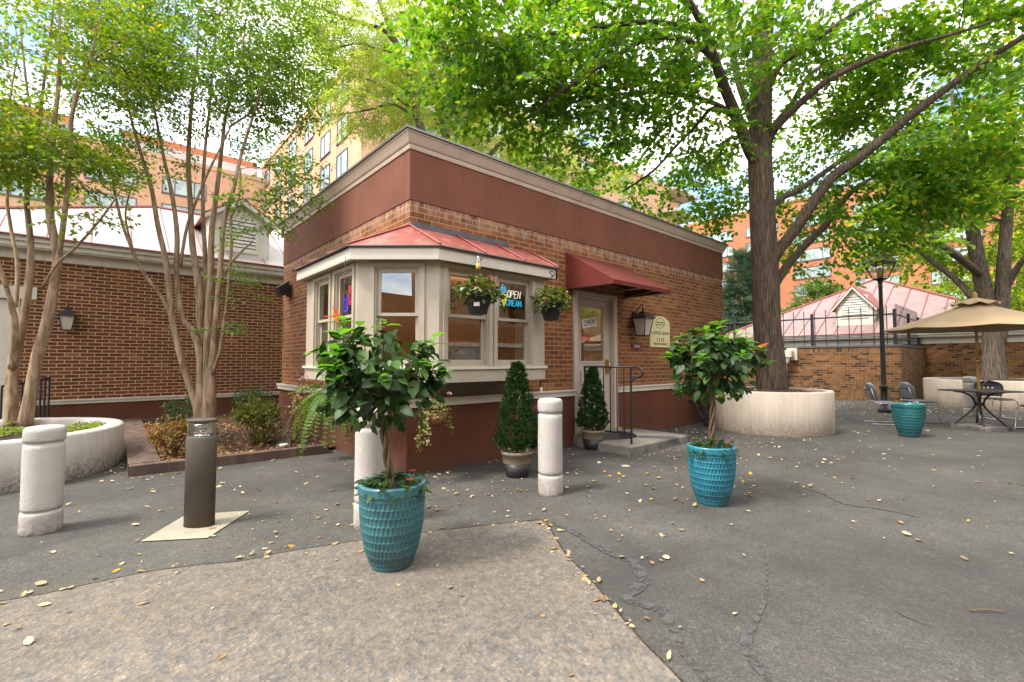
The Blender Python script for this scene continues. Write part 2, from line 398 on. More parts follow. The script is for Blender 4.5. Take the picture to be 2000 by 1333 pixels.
MT['chrome'] = paint('chrome', (.62,.60,.57), .18, .05, metal=1)
MT['seatgrey'] = paint('seatgrey', (.20,.22,.245), .32, .1, 4, .03)
MT['seatblack'] = paint('seatblack', (.02,.02,.022), .4, .1, 4, .03)
MT['tabletop'] = paint('tabletop', (.06,.06,.064), .35, .1, 30, .1, 300, metal=.3)
MT['tanrim'] = paint('tanrim', (.23,.175,.115), .6, .08)
MT['coir'] = barkmat('coir', (.22,.09,.025), (.42,.19,.06), (12, 12, 3), .8, .02)

def teal(name, lo, hi):
    M = Mat(name); v = M.coord(); f = M.noise(v, 7, 5, .6)
    c = M.ramp(f, [(.3, lo), (.7, hi)])
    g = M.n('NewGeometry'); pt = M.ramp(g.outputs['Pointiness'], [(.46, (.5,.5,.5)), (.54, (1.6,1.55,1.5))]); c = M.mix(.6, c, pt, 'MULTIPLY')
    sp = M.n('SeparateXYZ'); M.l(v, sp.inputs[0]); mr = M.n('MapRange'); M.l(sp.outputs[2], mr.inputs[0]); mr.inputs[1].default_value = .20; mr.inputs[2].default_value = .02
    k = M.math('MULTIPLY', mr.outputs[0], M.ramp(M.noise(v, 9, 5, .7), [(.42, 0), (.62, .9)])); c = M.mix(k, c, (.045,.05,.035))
    M.col(c); M.set(Roughness=.28); M.b.inputs['Coat Weight'].default_value = .3; M.b.inputs['Coat Roughness'].default_value = .15
    return M.m
MT['teal'] = teal('teal_glaze', (.020,.094,.106), (.046,.160,.176)); MT['teal_blue'] = teal('teal_blue_glaze', (.012,.125,.175), (.030,.205,.27)); MT['teal_deep'] = teal('teal_deep_glaze', (.010,.085,.09), (.022,.14,.145))
def aptglass():
    M = Mat('apt_glass'); v = M.coord(); c = M.ramp(M.noise(v, .9, 3), [(.35, (.16,.22,.22)), (.6, (.36,.43,.41))])
    M.col(c); M.set(Roughness=.06); M.b.inputs['Specular IOR Level'].default_value = .9; return M.m
MT['apt_glass'] = aptglass()

# ================================================================== GROUND
def sheet(name, pts, z, m, kind='structure', parent=None):
    b = MB(); b.add([(x, y, z) for x, y in pts], [tuple(range(len(pts)))]); o = b.build(name, m, parent)
    if kind: o['kind'] = kind
    return o
def ccw(p):
    a = sum(p[i][0]*p[(i+1) % len(p)][1]-p[(i+1) % len(p)][0]*p[i][1] for i in range(len(p))); return p if a > 0 else p[::-1]
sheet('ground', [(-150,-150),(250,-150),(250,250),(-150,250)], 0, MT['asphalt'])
edge = [(-0.641,3.692),(-0.374,3.741),(-0.175,3.698),(0.04,3.685),(0.277,3.653),(0.529,3.555),(0.738,3.451),(0.978,3.422),(1.259,3.338),(1.627,3.216),(2.121,3.004),(2.539,2.818),(2.718,2.707),(2.533,2.391),(2.368,2.141),(2.224,1.828),(2.054,1.518),(1.921,1.276),(1.797,1.003),(1.671,0.808)]
def jag(p, amp, seed, step=.05):
    r = random.Random(seed); out = []
    for (x0, y0), (x1, y1) in zip(p, p[1:]):
        n = max(1, int(math.hypot(x1-x0, y1-y0)/step))
        for k in range(n): out.append((x0+(x1-x0)*k/n+r.uniform(-amp, amp), y0+(y1-y0)*k/n+r.uniform(-amp, amp)))
    return out+[p[-1]]
sheet('concrete_apron', ccw(jag(edge, .006, 3)+[(2.0,-3.0),(-3.5,-3.0),(-4.0,2.0)]), .008, MT['apron'])
pe = [(-0.839,4.361),(-0.457,4.494),(-0.179,4.654),(0.161,4.791),(0.533,4.904),(1.03,5.082),(1.38,4.864),(1.578,4.324),(1.736,3.808),(2.106,3.43),(2.461,3.048),(2.751,2.727)]
sheet('asphalt_patch', ccw(jag(pe, .006, 4)+jag(edge, .0, 5)[:1][:0]+[(p[0], p[1]) for p in edge[:13][::-1]]), .004, MT['asphalt_light'])
def strip(name, pts, w, m, z=.006):
    P = np.array([(x, y, 0) for x, y in pts]); P, rr = smooth_path(P, np.array(w, float), 8); T = np.gradient(P, axis=0); T /= np.linalg.norm(T, axis=1)[:, None]
    S = np.stack([-T[:, 1], T[:, 0], 0*T[:, 0]], 1); r = np.random.default_rng(5)
    A = P+S*(rr*(1+r.uniform(-.1, .1, len(rr))))[:, None]; B = P-S*(rr*(1+r.uniform(-.1, .1, len(rr))))[:, None]; A[:, 2] = B[:, 2] = z; n = len(P)
    b = MB(); b.add(np.concatenate([A, B]).tolist(), [(i, n+i, n+i+1, i+1) for i in range(n-1)]); o = b.build(name, m); o['kind'] = 'structure'; return o
strip('crack_sealant', [(2.733,2.71),(2.736,2.447),(2.629,2.023),(2.595,1.763),(2.407,1.58),(2.187,1.54),(2.226,1.352),(2.117,1.226),(1.989,1.103),(1.863,0.898)], [.015,.032,.036,.036,.04,.034,.036,.03,.025,.015], MT['seal'])
strip('crack_sealant', [(3.52,1.345),(3.17,1.178),(2.761,1.035),(2.439,0.976),(2.252,0.932),(2.133,0.837),(2.054,0.729)], [.005,.007,.010,.020,.026,.025,.02], MT['seal'])
strip('crack_sealant', [(3.133,0.553),(3.099,0.48),(3.086,0.407)], [.003,.008,.003], MT['seal'])
strip('crack_sealant', [(5.48,1.798),(5.369,1.487),(5.105,1.215),(5.166,0.966),(5.136,0.69)], [.012,.02,.02,.02,.012], MT['seal'])
strip('pavement_joint', edge[1:], [.006]*(len(edge)-1), MT['soil'], .0095)
sheet('lamp_footing', ccw([(0.246,4.292),(0.562,4.774),(0.996,4.55),(0.615,4.057)]), .012, MT['conc'])

# ================================================================== COFFEE SHOP
X0, Y0, X1, Y1 = 2.645, 4.80, 10.72, 9.80
shop = thing('coffee_shop', 'small flat roofed brick coffee shop with red bay window roof and white glazed door', 'shop', (X0, Y0, 0))
DX0, DX1 = 5.50, 6.62          # door opening
BXR, BYL = 4.39, 6.60          # bay ends along each wall
b = MB(); T = .22
# right facade
for x0, x1, z0, z1 in ((X0, DX0, .86, 1.2), (DX1, X1, .86, 1.2), (BXR, DX0, 1.2, 2.40), (DX1, X1, 1.2, 2.40), (X0, X1, 2.40, 3.19)):
    b.box((x0, Y0, z0), (x1, Y0+T, z1))
for y0, y1, z0, z1 in ((Y0+T, Y1, .86, 1.2), (BYL, Y1, 1.2, 2.40), (Y0+T, Y1, 2.40, 3.19)):
    b.box((X0, y0, z0), (X0+T, y1, z1))
b.box((X1-T, Y0+T, .86), (X1, Y1, 3.19)); b.box((X0+T, Y1-T, .86), (X1-T, Y1, 3.19))
b.build('brick_wall', MT['shop_brick'], shop)
b = MB(); b.box((X0-.03, Y0-.03, -.02), (DX0, Y0+T, .77)); b.box((DX1, Y0-.03, -.02), (X1+.03, Y0+T, .77)); b.box((X0-.03, Y0+T, -.02), (X0+T, Y1+.03, .77))
b.box((X1-T, Y0+T, -.02), (X1+.03, Y1+.03, .77)); b.build('plinth', MT['plinth'], shop)
b = MB()
def wt(x0, y0, x1, y1): b.box((x0, y0, .765), (x1, y1, .835)); b.box((x0 - .02*(x0 < X0), y0-.02*(y0 < Y0), .835), (x1, y1, .862))
wt(X0-.06, Y0-.06, DX0-.0, Y0+.1); wt(DX1, Y0-.06, X1+.06, Y0+.1); wt(X0-.06, Y0+.1, X0+.1, Y1+.06)
b.build('water_table', MT['trim_white'], shop)
b = MB(); b.ring((X0, Y0, X1, Y1), [(-.1, 3.185), (.012, 3.185), (.012, 3.80), (-.1, 3.80)]); b.build('stucco_band', MT['band'], shop)
b = MB(); b.ring((X0, Y0, X1, Y1), [(.0, 3.78), (.025, 3.78), (.03, 3.81), (.03, 3.835), (.042, 3.84), (.05, 3.855), (.085, 3.945), (.095, 3.95), (.095, 3.968), (.0, 3.968)]); b.build('cornice', MT['cornice'], shop)
b = MB(); b.ring((X0, Y0, X1, Y1), [(.07, 3.972), (.115, 3.972), (.115, 3.998), (-.3, 4.0)]); b.box((X0+.1, Y0+.1, 3.86), (X1-.1, Y1-.1, 3.93)); b.build('roof', MT['cap'], shop)
# interior
b = MB(); b.box((X0+.3, Y0+.3, .18), (X1-.3, Y1-.3, .20)); b.box((X0+.3, Y1-.4, .2), (X1-.3, Y1-.35, 2.9)); b.box((X1-.6, Y0+.3, .2), (X1-.55, Y1-.4, 2.9)); b.box((6.95, Y0+.25, .2), (7.05, 7.4, 2.9))
b.box((X0+T+.02, Y0+T+.02, 2.78), (X1-.3, Y1-.3, 2.82)); b.build('interior_wall', MT['interior'], shop)
b = MB(); b.box((4.6, 7.2, .2), (6.6, 7.8, 1.25)); b.box((3.1, 8.7, .2), (4.2, 9.3, 2.0)); b.box((5.3, 8.9, .2), (6.6, 9.3, 1.9)); b.build_each('counter', MT['wood_in'], shop)
b = MB(); b.lathe([(.12, 0), (.13, .03)], (4.85, 6.1, 2.735), 20); b.build('ceiling_lamp', glow('lamp_warm', (1, .62, .25), 9), shop)
pl = bpy.data.lights.new('shop_light', 'POINT'); pl.energy = 22; pl.color = (1, .66, .36); pl.shadow_soft_size = .15
po = bpy.data.objects.new('shop_light', pl); COL.objects.link(po); po.location = (4.85, 6.3, 2.5)
# ---- bay window
E_ = [(4.50, Y0), (4.50, 4.20), (2.66, 4.20), (1.95, 4.83), (1.95, 6.66), (X0, 6.66)]
b = MB()
for i in range(5):
    p, q = np.array(E_[i+1]), np.array(E_[i]); t = p-q; L = np.hypot(*t)
    b.obox(E_[i+1], np.array(E_[i])-np.array(E_[i+1]), 0, L, -.03, 0, 2.385, 2.515)
b.build('bay_fascia', MT['trim_white'], shop)
b = MB(); b.add([(x*.999, y, 2.40) for x, y in E_]+[(X0, Y0, 2.40)], [tuple(range(7))]); b.build('bay_soffit', MT['trim'], shop)
b = MB(); ze = 2.535; ap = (X0, Y0, 2.875); wr = (4.58, Y0, 2.865); wl = (X0, 6.75, 2.865)
e = [(x+dx, y+dy, ze) for (x, y), (dx, dy) in zip(E_[1:5], ((.03,-.03),(0,-.03),(-.03,0),(-.03,.03)))]
b.add([e[0], e[1], ap, wr], [(3, 2, 1, 0)]); b.add([e[1], e[2], ap], [(0, 2, 1)][::1]); b.add([e[2], e[3], wl, ap], [(3, 2, 1, 0)])
b.add([e[0], wr, (4.53, Y0, ze)], [(0, 1, 2)]); b.add([e[3], wl, (X0, 6.69, ze)], [(0, 1, 2)])
br = b.build('bay_roof', MT['red_metal'], shop)
b = MB()
for k in range(3):
    p = np.array(e[k]); q = np.array(e[k+1]); b.tube([p-(0,0,.012), q-(0,0,.012)], .014, 4, False)
b.build_each('drip_edge', MT['apt_frame'], br)
b = MB(); up = np.array((0, 0, .012))
def rib(p, q): b.tube([np.array(p)+up, np.array(q)+up], .013, 4, False)
rib(e[1], ap); rib(e[2], ap)
for x in (3.28, 3.90, 4.50): rib((x, 4.17, ze), (x+.02, Y0-.01, 2.868))
for y in (5.45, 6.05, 6.66): rib((1.92, y, ze), (X0-.01, y+.02, 2.868))
b.build_each('seam', MT['seam_red'], br)
b = MB(); b.box((X0, Y0-.03, 2.86), (4.15, Y0-.002, 2.925)); b.build('flashing', MT['flash'], br)
# bay walls: three facets, each origin + tangent (outward normal to the right of travel reversed)
W_ = [(4.39, Y0), (4.39, 4.33), (2.755, 4.33), (2.08, 4.916), (2.08, 6.60), (X0, 6.60)]
stile = MB(); panel = MB(); sill = MB()
def facet(p, q, wins):
    """p -> q left to right seen from outside"""
    t = np.array(q)-np.array(p); L = np.hypot(*t); prev = 0
    for a, c in wins+[(L, L)]:
        stile.obox(p, t, prev, a, -.10, 0, 1.235, 2.40); prev = c
    for a, c in wins:
        stile.obox(p, t, a, c, -.10, -.002, 2.335, 2.40)
        stile.obox(p, t, a-.05, a, .0, .018, 1.24, 2.335); stile.obox(p, t, c, c+.05, .0, .018, 1.24, 2.335); stile.obox(p, t, a-.05, c+.05, .0, .018, 2.337, 2.383)
    panel.obox(p, t, 0, L, -.06, .012, 1.06, 1.205); sill.obox(p, t, -.02, L+.02, -.10, .04, 1.205, 1.236)
    for a, c in wins: window(p, t, a, c)
def window(p, t, a, c):
    w = MB(); zb, zt, zm = 1.236, 2.335, 1.815
    for x0, x1 in ((a, a+.02), (c-.02, c)): w.obox(p, t, x0, x1, -.09, -.004, zb, zt)
    w.obox(p, t, a+.02, c-.02, -.09, -.012, zb, zb+.018); w.obox(p, t, a+.02, c-.02, -.09, -.012, zt-.015, zt)
    wo_ = w.build('window', MT['trim'], shop)
    for lo, hi, d, tb, tt in ((zm-.02, zt-.015, -.045, .035, .045), (zb+.018, zm+.012, -.078, .06, .032)):
        s = MB(); x0, x1 = a+.02, c-.02; sw = .042
        s.obox(p, t, x0, x0+sw, d-.014, d+.014, lo, hi); s.obox(p, t, x1-sw, x1, d-.014, d+.014, lo, hi)
        s.obox(p, t, x0+sw, x1-sw, d-.014, d+.014, lo, lo+tb); s.obox(p, t, x0+sw, x1-sw, d-.014, d+.014, hi-tt, hi)
        s.build('sash', MT['trim'], wo_)
        g = MB(); g.obox(p, t, x0+sw, x1-sw, d-.002, d+.002, lo+tb, hi-tt); g.build('pane', MT['pane'], wo_)
facet((2.755, 4.33), (4.39, 4.33), [(.10, .69), (.815, 1.40)])
facet((2.08, 4.916), (2.755, 4.33), [(.185, .685)])
facet((2.08, 6.60), (2.08, 4.916), [(.34, .86), (1.04, 1.57)])
facet((4.387, 4.345), (4.387, Y0), []); facet((X0, 6.597), (2.095, 6.597), [])
stile.build('bay_casing', MT['trim'], shop); panel.build('bay_panel', MT['trim'], shop); sill.build('bay_sill', MT['trim_white'], shop)
b = MB(); b.add([(x, y, 1.07) for x, y in W_]+[(X0, Y0, 1.07)], [tuple(range(7))]); b.build('bay_floor', MT['trim'], shop)
b = MB(); b.box((X0-.012, Y0-.012, .862), (BXR, Y0-.001, 1.055)); b.box((X0-.012, Y0-.001, .862), (X0-.001, BYL-.6, 1.055)); b.build('dark_wall_strip', MT['dark_strip'], shop)  # plain dark grey-brown strip on the wall between water table and bay panel
# ---- door
b = MB(); zt = 2.36
b.box((DX0, Y0-.025, .18), (DX0+.10, Y0+.16, zt)); b.box((DX1-.10, Y0-.025, .18), (DX1, Y0+.16, zt)); b.box((DX0, Y0-.025, zt), (DX1, Y0+.16, zt+.05)); b.box((DX0+.1, Y0+.03, 2.31), (DX1-.1, Y0+.16, zt))
b.build('door_frame', MT['door'], shop)
b = MB(); b.box((DX0-.02, Y0-.09, .0), (DX1+.02, Y0+.2, .18)); b.build('threshold', MT['conc'], shop)
d = MB(); dx0, dx1, yd = DX0+.105, DX1-.105, Y0+.055; gx0, gx1, gz0, gz1 = 5.735, 6.335, 1.30, 2.185
d.box((dx0, yd, .185), (gx0, yd+.045, 2.305)); d.box((gx1, yd, .185), (dx1, yd+.045, 2.305)); d.box((gx0, yd, .185), (gx1, yd+.045, gz0)); d.box((gx0, yd, gz1), (gx1, yd+.045, 2.305))
door = d.build('door', MT['door'], shop)
m = MB()
for x0, x1, z0, z1 in ((gx0-.03, gx1+.03, gz0-.03, gz0), (gx0-.03, gx1+.03, gz1, gz1+.03), (gx0-.03, gx0, gz0, gz1), (gx1, gx1+.03, gz0, gz1)): m.box((x0, yd-.012, z0), (x1, yd-.0005, z1))
m.build('bead', MT['door'], door)
m = MB()
for z0, z1 in ((.28, .60), (.64, .88), (.92, 1.16)): m.box((gx0+.0, yd-.012, z0), (gx1, yd-.0005, z1), .02)
m.build('door_panel', MT['door'], door)
m = MB(); m.box((gx0, yd+.02, gz0), (gx1, yd+.024, gz1)); m.build('glass', glass('doorglass', (.60,.64,.58), 1.1, 0, .24), door)
m = MB(); m.box((6.375, yd-.018, 1.08), (6.455, yd-.0005, 1.33), .004); m.tube([(6.415, yd-.02, 1.29), (6.415, yd-.06, 1.26), (6.415, yd-.06, 1.16), (6.415, yd-.02, 1.13)], .011, 8); m.lathe([(.016, 0), (.016, .012)], (6.415, yd-.02, 1.305), 10); m.build('handle', MT['brass'], door)
# ---- awning
ax0, ax1, zt, zb, yf, zf = 5.335, 6.86, 2.985, 2.41, 3.90, 2.385
b = MB(); th = .008
b.add([(ax0, Y0-.005, zt), (ax1, Y0-.005, zt-.02), (ax1, yf, zf+.06), (ax0, yf, zf+.06), (ax0, Y0-.005, zb), (ax1, Y0-.005, zb-.01), (ax1, yf, zf), (ax0, yf, zf)], [(0, 3, 2, 1), (3, 7, 6, 2), (0, 4, 7, 3), (1, 2, 6, 5)])
aw = b.build('awning', MT['awning'], shop)
so = aw.modifiers.new('thickness', 'SOLIDIFY'); so.thickness = .006
b = MB(); 
for x in (ax0+.02, ax1-.02, (ax0+ax1)/2): b.tube([(x, Y0-.01, zt-.03), (x, yf+.02, zf+.04)], .011, 6); b.tube([(x, Y0-.01, zb), (x, yf+.02, zf+.015)], .011, 6)
b.tube([(ax0+.02, yf+.02, zf+.012), (ax1-.02, yf+.02, zf+.012)], .011, 6); b.tube([(ax1-.02, Y0-.05, zb+.01), (ax1-.3, yf+.05, zf+.03)], .011, 6)
b.build('awning_frame', MT['steel'], aw)

# ---- entrance pad, mat, rail
b = MB(); b.prism([(5.46, 3.73), (7.06, 3.73), (7.06, 4.765), (5.46, 4.765)], 0, .12, .012); o = b.build('entrance_step', MT['pad']); tag(o, 'low grey concrete step in front of the white shop door', 'step')
b = MB(); pts = [(6.1+.46*math.cos(a), 4.70-.55*math.sin(a)) for a in np.linspace(0, math.pi, 24)]; b.prism(ccw(pts), .121, .133, .004); o = b.build('doormat', MT['black']); tag(o, 'black half round doormat on the concrete step', 'doormat')
rl = thing('handrail', 'black iron handrail with slim bars beside the shop door', 'handrail', (5.66, 4.2, .12))
b = MB(); xr = 5.66
for y in (4.70, 3.86): b.tube([(xr, y, .12), (xr, y, 1.20)], .017, 6, False)
b.build_each('post', MT['black'], rl)
b = MB(); b.tube([(xr, 4.72, 1.21), (xr, 3.80, 1.215)], .016, 6); b.tube([(xr, 3.80, 1.215), (xr, 3.70, 1.20), (xr, 3.655, 1.14), (xr, 3.70, 1.08), (xr, 3.80, 1.05), (xr, 3.86, .98)], .013, 6, sub=4); b.tube([(xr, 4.7, .26), (xr, 3.86, .26)], .012, 6, False)
b.build_each('rail', MT['black'], rl)
b = MB()
for k in range(1, 7): y = 4.70-.84*k/7; b.tube([(xr, y, .26), (xr, y, 1.205)], .0085, 6, False)
b.build_each('baluster', MT['black'], rl)

# ---- lettering
def text(s, h, wid=None, m=None, parent=None, org=(0,0,0), t=(1,0), name='lettering', shear=0, align='CENTER', spin=0, depth=.0015):
    """raised letters on a wall: org = centre of baseline, t = reading direction"""
    cu = bpy.data.curves.new(name, 'FONT'); cu.body = s; cu.align_x = align; cu.extrude = depth; cu.shear = shear; cu.size = 1
    ob = bpy.data.objects.new(name, cu); COL.objects.link(ob); bpy.context.view_layer.update()
    me = bpy.data.meshes.new_from_object(ob.evaluated_get(bpy.context.evaluated_depsgraph_get())); bpy.data.objects.remove(ob)
    co = np.empty(len(me.vertices)*3); me.vertices.foreach_get('co', co); co = co.reshape(-1, 3)
    cap = .70; sy = h/cap; w0 = co[:, 0].max()-co[:, 0].min(); sx = wid/w0 if wid else sy
    x, y = co[:, 0]*sx, co[:, 1]*sy; x, y = x*math.cos(spin)-y*math.sin(spin), x*math.sin(spin)+y*math.cos(spin)
    t = np.array(t)/np.hypot(*t); n = np.array([t[1], -t[0]]); zz = co[:, 2]
    P = np.stack([org[0]+t[0]*x+n[0]*zz, org[1]+t[1]*x+n[1]*zz, org[2]+y], 1) - (np.array(absloc(parent)) if parent is not None else 0)
    me.vertices.foreach_set('co', P.ravel().astype(np.float32)); me.update()
    return link_mesh(name, me, m, parent)
sg = thing('wall_sign', 'cream arched wall sign with the coffee shop name and address', 'sign', (7.99, Y0-.02, 1.85))
b = MB(); cx_, w2 = 7.99, .345; pts = [(cx_-w2, 1.56), (cx_+w2, 1.56), (cx_+w2, 2.00)]+[(cx_+w2*math.cos(a), 2.00+.155*math.sin(a)) for a in np.linspace(.15, math.pi-.15, 20)]+[(cx_-w2, 2.00)]
vs = [(x, Y0-.022, z) for x, z in pts]+[(x, Y0-.002, z) for x, z in pts]; n = len(pts)
b.add(vs, [tuple(range(n)), tuple(range(2*n-1, n-1, -1))]+[(i, n+i, n+(i+1) % n, (i+1) % n) for i in range(n)]); b.build('board', MT['cream_sign'], sg)
ys = Y0-.0235
text('COFFEE SHOP', .062, .62, MT['ink'], sg, (cx_, ys, 1.80)); text('1115', .072, .23, MT['ink'], sg, (cx_, ys, 1.672)); text('ARLINGTON BLVD', .042, .48, MT['ink'], sg, (cx_, ys, 1.605)); text('River Place', .036, .25, MT['ink'], sg, (cx_, ys, 2.02), shear=.2)
b = MB(); b.tube([(cx_+.16*math.cos(a), ys, 2.02+.093*math.sin(a)) for a in np.linspace(0, 2*math.pi, 33)], .004, 4, False); b.box((cx_-.15, ys-.002, 1.985), (cx_+.15, ys+.002, 1.997)); b.build('emblem', MT['ink'], sg)
sg = thing('open_plaque', 'small maroon plaque with white OPEN letters below the wall lantern', 'sign', (7.2, Y0-.01, 1.56)); b = MB(); b.box((7.06, Y0-.014, 1.505), (7.37, Y0-.002, 1.625), .01); b.build('board', MT['maroon'], sg)
text('OPEN', .052, .17, MT['white_txt'], sg, (7.215, Y0-.0155, 1.54))
sg = thing('door_sign', 'tilted white OPEN card hanging behind the door glass', 'sign', (6.02, yd+.032, 1.9)); b = MB(); c_, s_ = math.cos(.17), math.sin(.17)
q = [(-.19, -.075), (.19, -.075), (.19, .075), (-.19, .075)]; q = [(5.99+x*c_-z*s_, 1.93+x*s_+z*c_) for x, z in q]
b.add([(x, yd+.012, z) for x, z in q]+[(x, yd+.016, z) for x, z in q], [(0,1,2,3),(7,6,5,4),(0,4,5,1),(1,5,6,2),(2,6,7,3),(3,7,4,0)]); b.build('card', MT['white_txt'], sg); text('OPEN', .10, .30, MT['ink'], sg, (5.995, yd+.0105, 1.88), spin=.17)
sg = thing('door_notice', 'red notice sticker on the door glass under the OPEN card', 'notice', (5.86, yd+.03, 1.65)); b = MB(); b.box((5.76, yd+.012, 1.63), (5.98, yd+.016, 1.70)); b.build('sticker', MT['red_txt'], sg); b = MB(); b.box((5.79, yd+.010, 1.672), (5.95, yd+.0118, 1.679)); b.box((5.79, yd+.010, 1.65), (5.95, yd+.0118, 1.657)); b.build('print', MT['white_txt'], sg)
sg = thing('window_decal', 'pale script Coffee decal low in the bay window pane', 'decal', (3.12, 4.40, 1.36)); text('Coffee', .05, .19, MT['conc'], sg, (3.06, 4.40, 1.375), shear=.35); b = MB()
b.tube([(3.02+.012*math.sin(k*.9), 4.40, 1.43+.008*k) for k in range(10)], .003, 4); b.tube([(3.16+.012*math.sin(k*.9+1), 4.40, 1.43+.008*k) for k in range(10)], .003, 4); b.build_each('steam', MT['conc'], sg)
# neon: soft ice cream cone, OPEN over ICE CREAM
nx, ny, nz0 = 3.68, 4.43, 1.99
ne = thing('neon_sign', 'lit blue and white neon OPEN ice cream sign with yellow cone in bay window', 'neon sign', (3.8, ny, 1.97))
def strokes(name, segs, x, z, sx, sz, m, r=.0042, sh=0, y=ny):
    b = MB()
    for s in segs: b.tube([(x+(px+sh*pz)*sx, y, z+pz*sz) for px, pz in s], r, 6)
    return b.build(name, m, ne)
cy = glow('neon_cyan', (.03, .50, .95), .8); wh = glow('neon_white', (1, .93, .88), .75); ye = glow('neon_yellow', (1, .75, .01), .6)
AB = {'O': [[(.5+.5*math.cos(a), .5+.5*math.sin(a)) for a in np.linspace(0, 2*math.pi, 17)]], 'P': [[(0, 0), (0, 1), (.6, 1), (.9, .85), (.9, .65), (.6, .5), (0, .5)]], 'E': [[(.9, 0), (0, 0), (0, 1), (.9, 1)], [(0, .52), (.7, .52)]],
      'N': [[(0, 0), (0, 1), (.9, 0), (.9, 1)]], 'C': [[(.9, .85), (.7, 1), (.3, 1), (0, .8), (0, .2), (.3, 0), (.7, 0), (.9, .15)]], 'R': [[(0, 0), (0, 1), (.6, 1), (.9, .85), (.9, .65), (.6, .5), (0, .5)], [(.5, .5), (.9, 0)]],
      'A': [[(0, 0), (.45, 1), (.9, 0)], [(.2, .4), (.7, .4)]], 'M': [[(0, 0), (0, 1), (.5, .3), (1, 1), (1, 0)]], 'I': [[(.4, 0), (.4, 1)]]}
def word(w, x, z, cw, ch, m, sh=0, gap=.28, nm='letter', y=ny):
    for c in w:
        strokes(nm, AB[c], x, z, cw, ch, m, sh=sh, y=y); x += cw*(1+gap)
word('OPEN', nx+.145, 2.105, .046, .09, wh, .22)
word('ICE', nx-.10, 2.0, .042, .074, cy); word('CREAM', nx+.125, 2.0, .042, .074, cy)
b = MB()
for k, (w, z) in enumerate(((.058, 2.162), (.054, 2.184), (.044, 2.206), (.03, 2.224))):
    b.tube([(nx+.075-w, ny, z+.004), (nx+.075-w*.5, ny, z-.008), (nx+.075, ny, z-.006), (nx+.075+w*.6, ny, z+.004), (nx+.075+w, ny, z+.014)], .0055, 6, sub=3)
b.tube([(nx+.055, ny, 2.233), (nx+.075, ny, 2.252), (nx+.07, ny, 2.268)], .0045, 6); b.build('ice_cream', cy, ne)
b = MB(); b.tube([(nx+.022, ny-.012, 2.135), (nx+.128, ny-.012, 2.135), (nx+.08, ny-.012, 1.985), (nx+.022, ny-.012, 2.135)], .0065, 6)
for k in range(3): b.tube([(nx+.045+.025*k, ny-.012, 2.135), (nx+.105-.004*k, ny-.012, 2.06-.02*k)], .0045, 5); b.tube([(nx+.105-.02*k, ny-.012, 2.135), (nx+.045+.012*k, ny-.012, 2.07-.025*k)], .0045, 5)
b.build('cone', ye, ne)
b = MB(); b.box((nx-.12, ny+.03, 1.98), (nx+.47, ny+.036, 2.27)); b.build('backing', glass('acrylic', (.42,.55,.60), .4, .1, .01), ne)
le = thing('led_sign', 'dotted blue and red lit cup sign in the left pane of the bay', 'led sign', (2.2, 5.2, 2.0))
bl = glow('led_blue', (.07, .05, 1.0), 1.4); rd = glow('led_red', (1.0, .03, .10), 1.2); xl = 2.19
b = MB()
def dots(pts, r=.008):
    for y, z in pts: b.lathe([(.001, -r), (r*.8, -r*.5), (r, 0), (r*.8, r*.5), (.001, r)], (xl, y, z), 6)
U = [(5.585-.055+.055*math.cos(a), 1.955+.06*math.sin(a)) for a in np.linspace(0, -math.pi, 12)]
dots(U+[(5.585, 1.955+.02*k) for k in range(8)]+[(5.475, 1.955+.02*k) for k in range(8)]); dots([(5.53+.025*math.cos(a), 2.0+.05*math.sin(a)) for a in np.linspace(0, 2*math.pi, 10)], .006); b.build('blue_dots', bl, le)
b = MB(); dots([(5.385+.045*math.cos(a), 2.08+.11*math.sin(a)) for a in np.linspace(0, 2*math.pi, 26)]); dots([(5.385+.02*math.cos(a), 2.06+.07*math.sin(a)) for a in np.linspace(0, 2*math.pi, 14)], .006); b.build('red_dots', rd, le)
b = MB(); b.box((2.20, 5.31, 1.87), (2.204, 5.62, 2.22)); b.build('backing', MT['black'], le)

